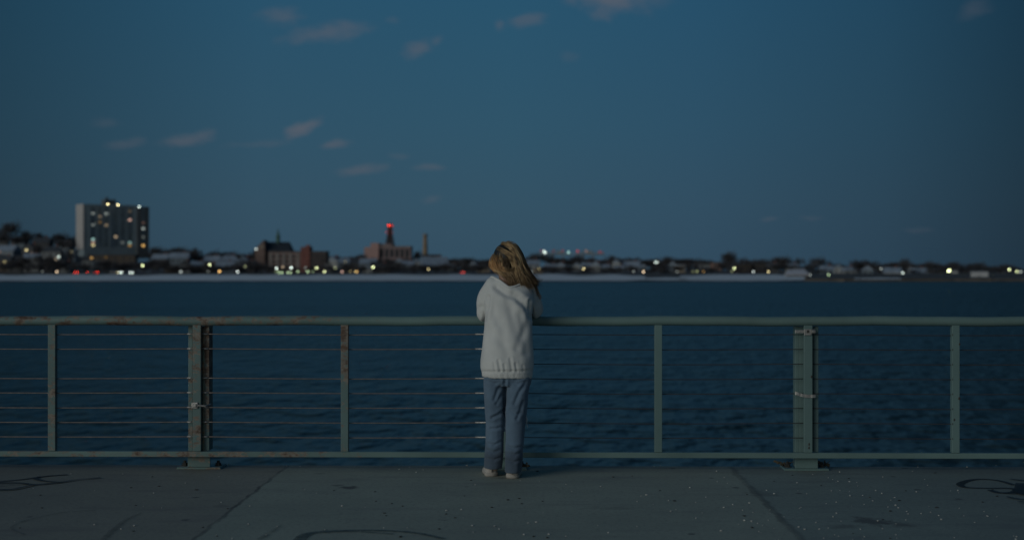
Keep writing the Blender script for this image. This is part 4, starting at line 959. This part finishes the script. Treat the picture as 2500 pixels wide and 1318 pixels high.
RN = 36
def ring(xl, xr, py, D, hd, e=2.3, tilt=0., n=RN):
    c = P((xl + xr) / 2, py, D); hw = (xr - xl) / 2 * D / F; out = []
    for i in range(n):
        a = 2 * pi * i / n; ca, sa = cos(a), sin(a)
        sx = math.copysign(abs(ca) ** (2 / e), ca); sy = math.copysign(abs(sa) ** (2 / e), sa)
        out.append(c + RGT * (hw * sx) + FWD * (hd * sy) + UP * (tilt * hw * sx))
    return out
def chain(mb, pts):              # (px,py,D,r) -> smooth capsule
    q = catmull([tuple(P(a, b, c)) + (r,) for a, b, c, r in pts], 5)
    mb.capsule([Vector(k[:3]) for k in q], [k[3] for k in q], 14)
foot = P(1226, 659, 9.62); foot.z = 0
woman = empty('person', foot, 'woman in oversized white sweatshirt and blue jeans leaning on the railing, back to us', 'person')
# skeleton points
SHL = (1204, 700, 9.72); SHR = (1280, 703, 9.72); ELL = (1181, 767, 9.772); ELR = (1305, 757, 9.845); WRL = (1226, 752, 9.96); WRR = (1244, 755, 10.0)
HC = P(1235, 637, 9.775)
b = MB()
b.loft([ring(1206, 1270, 690, 9.715, .06), ring(1200, 1286, 704, 9.705, .07), ring(1198, 1286, 730, 9.69, .085), ring(1196, 1288, 780, 9.66, .10), ring(1200, 1284, 820, 9.635, .095), ring(1192, 1292, 870, 9.61, .105), ring(1192, 1288, 900, 9.60, .09), ring(1198, 1276, 915, 9.60, .06)])
chain(b, [(1208, 930, 9.60, .058), (1208, 1020, 9.60, .052), (1208, 1080, 9.615, .052), (1204, 1140, 9.615, .034)])
chain(b, [(1264, 930, 9.585, .06), (1258, 1020, 9.56, .052), (1254, 1080, 9.54, .052), (1252, 1146, 9.53, .034)])
chain(b, [(1238, 705, 9.715, .055), (1236, 685, 9.735, .050), (1235, 665, 9.755, .050)])
for A, Bp, C in ((SHL, ELL, WRL), (SHR, ELR, WRR)):
    chain(b, [(*A, .045), ((A[0] + Bp[0]) / 2, (A[1] + Bp[1]) / 2, (A[2] + Bp[2]) / 2, .042), (*Bp, .036), ((Bp[0] + C[0]) / 2, (Bp[1] + C[1]) / 2, (Bp[2] + C[2]) / 2, .033), (*C, .025)])
Rh = Matrix.Rotation(radians(-8), 3, 'X')
def hp(x, y, z): return HC + Rh @ Vector((x, y, z))
b.ell(hp(0, -.008, .015), (.074, .092, .092), 22, 16, Rh); b.ell(hp(0, .022, -.055), (.052, .062, .062), 18, 12, Rh); b.ell(hp(0, .05, -.025), (.055, .045, .07), 18, 12, Rh)
b.ell(hp(0, .062, -.098), (.022, .022, .018), 12, 8); b.ell(hp(0, .098, -.028), (.011, .018, .022), 12, 8, Rh); b.ell(hp(0, .094, -.012), (.008, .012, .026), 10, 8, Rh)
for s in (-1, 1):
    b.ell(hp(s * .075, -.002, -.018), (.009, .018, .030), 12, 10, Rh); b.ell(hp(s * .036, .066, -.035), (.022, .018, .02), 12, 8); b.ell(hp(s * .030, .080, .018), (.022, .012, .010), 10, 8)
b.ell(hp(0, .088, -.062), (.020, .010, .0055), 12, 8); b.ell(hp(0, .087, -.072), (.018, .010, .006), 12, 8)
def hand(wr, d, up, thumb_side):
    """four separate fingers draped over the rail, thumb from the side of the palm"""
    W0 = P(*wr); d = d.normalized(); side = d.cross(up).normalized() * thumb_side; nrm = up.normalized()
    for i in range(4):
        o = (1.5 - i) * .0195
        k0 = W0 + d * .012 + side * o * .55; k1 = W0 + d * (.078 + (.004, .008, .006, -.002)[i]) + side * o
        b.capsule([k0, k0.lerp(k1, .5) + nrm * .002, k1], [.0125, .012, .0095], 8)
        L = (.036, .041, .038, .030)[i]
        p = k1; ang = .25 + .07 * i
        for j, r_ in enumerate((.0085, .0075, .0066)):
            q = p + (d * cos(ang) - nrm * sin(ang)) * L * (1, .72, .58)[j] + side * o * .10
            b.capsule([p, q], [r_ + .0006, r_], 8); p = q; ang += .38 + .05 * i
    t0 = W0 + d * .028 + side * .026; t1 = t0 + d * .032 + side * .026 - nrm * .006; t2 = t1 + d * .028 + side * .006 - nrm * .008
    b.capsule([t0, t1, t2], [.013, .0105, .008], 8)
hand((WRL[0] + 3, WRL[1] - 3, WRL[2]), RGT * .72 + FWD * .62 - UP * .12, UP, 1)
hand((WRR[0] - 3, WRR[1] + 2, WRR[2]), RGT * -.62 + FWD * .66 - UP * .16, UP, -1)
r_ = remeshed(b, .0042, 3)
r_.build('body', M['skin'], woman, True)
for s in (-1, 1):
    m_ = MB(); m_.ell(hp(s * .031, .079, .002), (.0125, .0125, .0115), 14, 10); ey = m_.build('eye', plain('eye_white', (.7, .68, .66), .3, .05, 30), woman, True)
    m_ = MB(); m_.ell(hp(s * .031, .0905, .001), (.0055, .002, .0055), 12, 8); m_.build('iris', plain('iris', (.06, .04, .025), .3, .2, 40), ey, True)
m_ = MB(); m_.ell(hp(0, .0975, -.066), (.019, .003, .008), 14, 8); m_.build('lips', plain('lips', (.34, .13, .12), .5, .1, 40), woman, True)

# --- sweatshirt
s_ = MB()
s_.loft([ring(1214, 1266, 676, 9.725, .060), ring(1204, 1276, 683, 9.72, .078), ring(1193, 1293, 692, 9.715, .095), ring(1186, 1302, 706, 9.705, .108), ring(1183, 1303, 735, 9.685, .120), ring(1184, 1299, 775, 9.66, .122),
         ring(1181, 1300, 815, 9.635, .125), ring(1177, 1302, 850, 9.615, .132), ring(1173, 1304, 880, 9.60, .138), ring(1173, 1303, 897, 9.595, .136), ring(1176, 1301, 906, 9.592, .126), ring(1177, 1300, 914, 9.59, .126, 2.3, -.02), ring(1178, 1299, 921, 9.59, .122, 2.3, -.03)])
chain(s_, [(1203, 697, 9.715, .060), (1188, 728, 9.735, .066), (1184, 755, 9.755, .060), (1182, 768, 9.772, .050), (1196, 763, 9.83, .047), (1214, 756, 9.91, .044), (1222, 753, 9.945, .036)])
chain(s_, [(1280, 700, 9.715, .060), (1294, 726, 9.765, .063), (1305, 748, 9.82, .057), (1308, 757, 9.845, .050), (1290, 757, 9.89, .047), (1262, 756, 9.955, .044), (1250, 755, 9.985, .036)])
sw = remeshed(s_, .0065, 7)
def seg_d(p, a, b_):
    ax, ay = a; bx, by = b_; dx, dy = bx - ax, by - ay; L2 = dx * dx + dy * dy
    t_ = max(0, min(1, ((p[0] - ax) * dx + (p[1] - ay) * dy) / L2)) if L2 else 0
    return sqrt((p[0] - ax - t_ * dx) ** 2 + (p[1] - ay - t_ * dy) ** 2), t_
def folds(mesh, lst, wr, fr, amp, FW=1.0, FA=1.0):
    for i, v_ in enumerate(mesh.v):
        n = mesh.n[i]; px, py, D = pix(v_); dsp = 0
        facing = max(0., -n.dot(FWD)) ** .5
        for poly, wd, a in lst:
            wd = wd * FW
            dd = min(seg_d((px, py), poly[j], poly[j + 1])[0] for j in range(len(poly) - 1))
            if dd < wd * 3.5:
                g = exp(-(dd / wd) ** 2); g2 = exp(-((dd - wd * 1.7) / wd) ** 2)
                dsp += facing * a * FA * (-g + .45 * g2)
        q = Vector((v_.x * fr[0], v_.y * fr[1], v_.z * fr[2]))
        dsp += amp * (mnoise.noise(q) + .5 * mnoise.noise(q * 2.3 + Vector((9, 3, 1))))
        mesh.v[i] = v_ + n * dsp
SF = [([(1212, 701), (1235, 716), (1262, 728), (1285, 748), (1296, 772)], 5.0, .034), ([(1255, 716), (1280, 735), (1296, 756)], 4.5, .013), ([(1192, 725), (1190, 750), (1184, 782)], 3.2, .024), ([(1293, 735), (1297, 752), (1299, 776)], 2.6, .022), ([(1194, 712), (1200, 745), (1214, 790)], 5, .008),
      ([(1240, 735), (1252, 775), (1266, 822)], 6, .011), ([(1270, 770), (1278, 815), (1286, 860)], 5.5, .011), ([(1222, 780), (1228, 830), (1240, 868)], 6, .007), ([(1296, 775), (1284, 800), (1262, 850)], 5, .010), ([(1184, 790), (1200, 815), (1226, 838)], 6, .007),
      ([(1206, 888), (1209, 905)], 2.0, .006), ([(1217, 880), (1222, 905)], 2.2, .011), ([(1231, 890), (1233, 905)], 1.8, .008), ([(1246, 876), (1250, 905)], 2.2, .010), ([(1259, 888), (1262, 905)], 2.0, .007), ([(1276, 892), (1278, 905)], 1.8, .004),
      ([(1176, 907), (1240, 907), (1302, 904)], 2.2, .008), ([(1166, 752), (1178, 748), (1190, 752)], 3.5, .008), ([(1316, 738), (1304, 746), (1296, 752)], 3.5, .008)]
folds(sw, SF, None, (7, 7, 3.5), .006, 1.6, .5)
for i, v_ in enumerate(sw.v):    # ribbed hem
    px, py, D = pix(v_)
    if py > 908: sw.v[i] = v_ + sw.n[i] * (.0012 * sin(px * 2.2))
# open the wide neckline: cut along a slanting plane (high on her left side as we look, low on the right)
NA = P(1202, 674, 9.70); NB = P(1248, 710, 9.62)
npl = ((NB - NA).cross(FWD - UP * .5)).normalized()
if npl.z < 0: npl = -npl
nc_ = P(1236, 684, 9.715)
def above(p): return (p - NA).dot(npl) > 0 and (p - nc_).length < .125
keep = [not above(v_) for v_ in sw.v]
sw.f = [f for f in sw.f if all(keep[i] for i in f)]
# collar tube on the cut boundary
ec = {}
for f in sw.f:
    for i in range(len(f)):
        k_ = tuple(sorted((f[i], f[(i + 1) % len(f)]))); ec[k_] = ec.get(k_, 0) + 1
adj = {}
for (i, j), n in ec.items():
    if n == 1: adj.setdefault(i, []).append(j); adj.setdefault(j, []).append(i)
loops = []; seen = set()
for st in adj:
    if st in seen: continue
    lp = [st]; seen.add(st)
    while True:
        nx = [q for q in adj[lp[-1]] if q not in seen]
        if not nx: break
        lp.append(nx[0]); seen.add(nx[0])
    loops.append(lp)
swo = sw.build('sweatshirt', M['sweater'], woman, True)
if loops:
    lp = max(loops, key=len); pts = [sw.v[i] for i in lp]
    for _ in range(14): pts = [(pts[i - 1] + pts[i] * 2 + pts[(i + 1) % len(pts)]) / 4 for i in range(len(pts))]
    pts = pts[::3]; m_ = MB(); m_.tube(pts + [pts[0]], .0085, 8, False); m_.build('collar', M['sweater'], swo, True)

# --- jeans
j_ = MB()
j_.loft([ring(1183, 1296, 880, 9.60, .105), ring(1181, 1297, 905, 9.60, .112), ring(1181, 1297, 928, 9.598, .112), ring(1183, 1295, 940, 9.598, .10)])
j_.loft([ring(1181, 1234, 912, 9.60, .10), ring(1182, 1233, 950, 9.60, .095), ring(1184, 1231, 1000, 9.603, .086), ring(1186, 1231, 1050, 9.608, .076), ring(1185, 1230, 1090, 9.61, .074), ring(1183, 1229, 1118, 9.612, .078), ring(1182, 1227, 1137, 9.615, .084), ring(1183, 1226, 1142, 9.615, .084)])
j_.loft([ring(1236, 1297, 912, 9.59, .10), ring(1235, 1292, 950, 9.58, .097), ring(1234, 1286, 1000, 9.57, .09), ring(1233, 1281, 1050, 9.555, .080), ring(1233, 1277, 1090, 9.545, .078), ring(1233, 1275, 1120, 9.54, .080), ring(1233, 1273, 1146, 9.535, .086), ring(1234, 1271, 1152, 9.535, .086)])
jn = remeshed(j_, .0055, 5)
JF = [([(1234, 922), (1232, 960), (1231, 1010), (1231, 1080), (1230, 1140)], 3.0, .014), ([(1229, 935), (1216, 950), (1208, 975)], 3.5, .010), ([(1230, 1000), (1218, 1012), (1202, 1019)], 3.2, .013), ([(1226, 960), (1212, 985)], 3, .008), ([(1228, 1040), (1212, 1046), (1198, 1046)], 3, .008), ([(1190, 930), (1206, 936), (1222, 932)], 3, .006),
      ([(1284, 935), (1268, 958), (1256, 985)], 3.6, .010), ([(1278, 980), (1270, 1004), (1262, 1022)], 3.2, .008), ([(1246, 1000), (1258, 1010), (1274, 1008)], 3, .006), ([(1240, 1090), (1256, 1094), (1272, 1090)], 3, .008), ([(1190, 1098), (1204, 1104), (1222, 1098)], 3, .009), ([(1188, 1118), (1206, 1122), (1222, 1116)], 2.6, .009), ([(1238, 1122), (1254, 1128), (1270, 1122)], 2.6, .009), ([(1192, 1082), (1206, 1086), (1226, 1076)], 2.6, .007), ([(1240, 1106), (1256, 1110), (1272, 1104)], 2.4, .007), ([(1240, 930), (1262, 938), (1284, 930)], 3, .006)]
folds(jn, JF, None, (12, 12, 6), .0055, 1.25, .75)
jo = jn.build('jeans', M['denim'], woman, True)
m_ = MB(); m_.tube([P(1283, 1012, 9.56), P(1286.5, 1022, 9.55), P(1286, 1034, 9.55), P(1288.5, 1044, 9.55)], [.004, .005, .004, .002], 5, True, .5); m_.build('frayed_thread', M['sweater'], jo, True)
# seams
m_ = MB(); m_.tube([P(1178, 900, 9.49), P(1235, 926, 9.482), P(1234, 932, 9.484)], .002, 4)

# --- shoes
def shoe(cx, py, ang, label):
    D = F * CAMZ / (py - CY); h = P(cx, py, D); h.z = 0
    R = Matrix.Rotation(YAW + ang, 3, 'Z'); o = MB(); sl = MB()
    T = lambda x, y, z: h + R @ Vector((x, y, z))
    secs = [(0.000, .030, .066), (.02, .040, .074), (.06, .043, .078), (.10, .042, .080), (.15, .045, .066), (.20, .046, .050), (.235, .036, .042), (.252, .018, .034)]
    rr = []
    for y, hw, top in secs:
        rr.append([T(hw * max(-1, min(1, 1.25 * cos(a))) * (1 - .25 * max(0, sin(a))), y, .022 + max(0, sin(a)) * (top - .022) + min(0, sin(a)) * .012) for a in [2 * pi * i / 20 for i in range(20)]])
    o.loft(rr); so_ = o.build('shoe', M['shoe'], woman, True); tag(so_, label)
    ss = so_.modifiers.new('s', 'SUBSURF'); ss.levels = 1; ss.render_levels = 2
    out = [(-.034, .0), (-.044, .03), (-.042, .10), (-.049, .17), (-.046, .22), (-.022, .262), (.022, .262), (.046, .22), (.049, .17), (.042, .10), (.044, .03), (.034, .0), (.0, -.008)]
    sl.loft([[T(x * 1.0, y, .001) for x, y in out], [T(x * 1.04, y * 1.01, .012) for x, y in out], [T(x, y, .026) for x, y in out]])
    sl.build('sole', M['sole'], so_, True)
    tb = MB(); tb.tube([T(0, -.004, .03), T(0, -.003, .072)], .009, 6, True, .5); tb.build('heel_tab', M['sole'], so_, True)
shoe(1200, 1162.5, radians(5), 'off-white left shoe'); shoe(1250.5, 1167.5, radians(-5), 'off-white right shoe, set back')

# --- hair: scalp cap plus many strands blown to the right
t = NT('blonde_hair'); a_ = t.n('ShaderNodeAttribute'); a_.attribute_name = 'tint'; t.l(a_.outputs['Color'], t.b.inputs['Base Color']); t.b.inputs['Roughness'].default_value = .5
M['hair'] = t.m
hb = MB(); hcol = []
r0 = random.Random(11)
cap = MB(); cap.ell(hp(0, -.012, .020), (.088, .104, .101), 30, 22, Rh)
capv = [v_ for v_ in cap.v]
def clampface(v_):               # keep the cap off the face
    l = Rh.inverted() @ (v_ - HC); return l.y > .055 and l.z < .06
n0 = len(cap.v)
cap.f = [f for f in cap.f if not any(clampface(cap.v[i]) for i in f)]
hb.add(cap.v, cap.f)
for v_ in cap.v:
    px, py, D = pix(v_)
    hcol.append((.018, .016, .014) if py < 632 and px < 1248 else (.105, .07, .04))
G = {
 'top':   [(1226, 597, .035), (1240, 599, .085), (1254, 608, .108), (1266, 630, .115), (1273, 654, .115), (1286, 674, .105), (1305, 692, .09)],
 'top2':  [(1216, 605, .055), (1232, 613, .104), (1248, 623, .120), (1259, 642, .128), (1266, 662, .130), (1277, 685, .13), (1291, 708, .108)],
 'back':  [(1228, 616, .105), (1240, 621, .118), (1252, 632, .128), (1259, 648, .134), (1262, 664, .137), (1266, 688, .138), (1277, 712, .12)],
 'left':  [(1209, 622, .055), (1202, 634, .06), (1201, 648, .075), (1207, 657, .10), (1221, 664, .125), (1240, 671, .139), (1263, 699, .133)],
 'left2': [(1216, 624, .085), (1211, 637, .10), (1212, 650, .115), (1219, 658, .128), (1234, 665, .139), (1252, 680, .142), (1266, 711, .128)],
 'mid':   [(1224, 620, .10), (1224, 636, .122), (1227, 652, .130), (1234, 663, .138), (1246, 672, .142), (1251, 688, .142), (1250, 711, .13)],
 'rside': [(1236, 596, .00), (1254, 601, .03), (1268, 618, .045), (1275, 640, .05), (1282, 660, .055), (1294, 677, .06), (1308, 690, .06)],
 'rside2':[(1240, 596, -.03), (1258, 603, -.02), (1272, 624, -.01), (1279, 648, .0), (1286, 666, .02), (1296, 680, .035), (1306, 696, .045)],
 'bun':   [(1252, 628, .125), (1260, 640, .135), (1258, 654, .14), (1246, 661, .142), (1236, 655, .138), (1234, 643, .132), (1242, 634, .13)],
}
pairs = [('top', 'top', 100), ('top2', 'top2', 100), ('top2', 'back', 260), ('left', 'left2', 230), ('left2', 'mid', 170), ('back', 'top2', 60), ('rside', 'top', 240), ('rside', 'rside2', 260), ('mid', 'mid', 40), ('bun', 'bun', 40)]
def lerp3(a, b_, t_): return tuple(x + (y - x) * t_ for x, y in zip(a, b_))
PAL = [(.62, .42, .21), (.52, .345, .17), (.70, .51, .29), (.38, .22, .105), (.56, .36, .17)]
for ga, gb, n in pairs:
    for _ in range(int(n * 2.2)):
        u = r0.random(); A, Bq = G[ga], G[gb]
        cut = r0.choice((7, 7, 7, 6)) if ga != 'bun' else 7
        jx, jy, jd = r0.gauss(0, 2.7), r0.gauss(0, 2.5), r0.gauss(0, .006); wild = r0.gauss(0, 1) * (2.2 if r0.random() < .25 else 1)
        pts = []
        for i in range(r0.choice((0, 1, 1, 2, 2)) if ga in ('top', 'top2') else 0, cut):
            p = lerp3(A[i], Bq[i], u); g = (i / 6) ** 2
            pts.append((p[0] + jx + wild * 3.6 * g + 1.6 * g * sin(i * 2.1 + u * 9) + r0.gauss(0, .8), p[1] + 2.0 * g * cos(i * 1.9 + u * 7) + jy + wild * 2.4 * g * r0.choice((1, -1)) + r0.gauss(0, .8), p[2] + jd + g * r0.gauss(0, .012)))
        if r0.random() < .88:      # the dark roots stay bare at the crown
            while len(pts) > 3 and (((pts[0][0] - 1221) / 19) ** 2 + ((pts[0][1] - 611) / 13) ** 2 < 1 or (pts[0][1] < 600 and r0.random() < .6)): pts.pop(0)
        q = catmull(pts, 3); base_r = r0.uniform(.0008, .0021)
        vs3 = [P(a, b_, 9.775 - c) for a, b_, c in q]; L = len(vs3)
        rad = [base_r * (1.0 if i < L * .6 else max(.25, 1 - (i - L * .6) / (L * .42))) for i in range(L)]
        k0 = len(hb.v); hb.tube(vs3, rad, 4, False)
        c = list(r0.choice(PAL)); dk = r0.choice((.68, .85, .95, 1.05, 1.15)) * r0.uniform(.9, 1.1); ph = r0.random() * 6.3
        for i in range(L):
            f = i / (L - 1); cc = [x * dk for x in c]
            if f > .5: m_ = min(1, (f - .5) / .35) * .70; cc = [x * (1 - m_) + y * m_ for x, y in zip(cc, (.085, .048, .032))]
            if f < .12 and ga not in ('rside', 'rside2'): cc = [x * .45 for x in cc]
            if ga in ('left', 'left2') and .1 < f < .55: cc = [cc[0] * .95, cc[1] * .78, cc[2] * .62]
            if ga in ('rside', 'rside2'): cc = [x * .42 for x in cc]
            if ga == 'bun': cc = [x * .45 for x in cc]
            hcol += [tuple(cc)] * 4
# loose fly-away strands
for _ in range(170):
    a0 = r0.choice([(1250, 599), (1258, 606), (1268, 625), (1274, 645), (1280, 662), (1284, 670), (1288, 676), (1292, 684)])
    pts = [(a0[0] + r0.uniform(-3, 3), a0[1] + r0.uniform(-6, 6), .04), (a0[0] + 14 + r0.uniform(-4, 4), a0[1] + 20 + r0.uniform(-6, 6), .05), (a0[0] + 24 + r0.uniform(-5, 8), a0[1] + 40 + r0.uniform(-8, 8), .05)]
    vs3 = [P(a, b_, 9.775 - c) for a, b_, c in catmull(pts, 4)]; hb.tube(vs3, [.0012] * len(vs3), 3, False); hcol += [(.20, .13, .07)] * (3 * len(vs3))
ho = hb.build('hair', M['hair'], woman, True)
at = ho.data.color_attributes.new('tint', 'FLOAT_COLOR', 'POINT')
if len(ho.data.vertices) == len(hcol):
    at.data.foreach_set('color', [x for c in hcol for x in (*c, 1.0)])
else: print('HAIR MISMATCH', len(ho.data.vertices), len(hcol))

# ------------------------------------------------------------------ camera & render
cam = bpy.data.cameras.new('camera'); co = bpy.data.objects.new('camera', cam); COL.objects.link(co)
co.location = EYE; co.rotation_euler = (pi / 2, 0, YAW); cam.sensor_width = 36; cam.lens = F * 36 / 2500; cam.clip_end = 20000; cam.clip_start = .1
cam.dof.use_dof = True; cam.dof.focus_distance = 9.7; cam.dof.aperture_fstop = 1.72
sc.camera = co
sc.view_settings.view_transform = 'Standard'; sc.view_settings.look = 'None'; sc.view_settings.exposure = 0; sc.view_settings.gamma = 1
sc.render.engine = 'CYCLES'
sc.cycles.use_denoising = True; sc.cycles.max_bounces = 6; sc.cycles.use_adaptive_sampling = False; sc.cycles.sample_clamp_indirect = 4
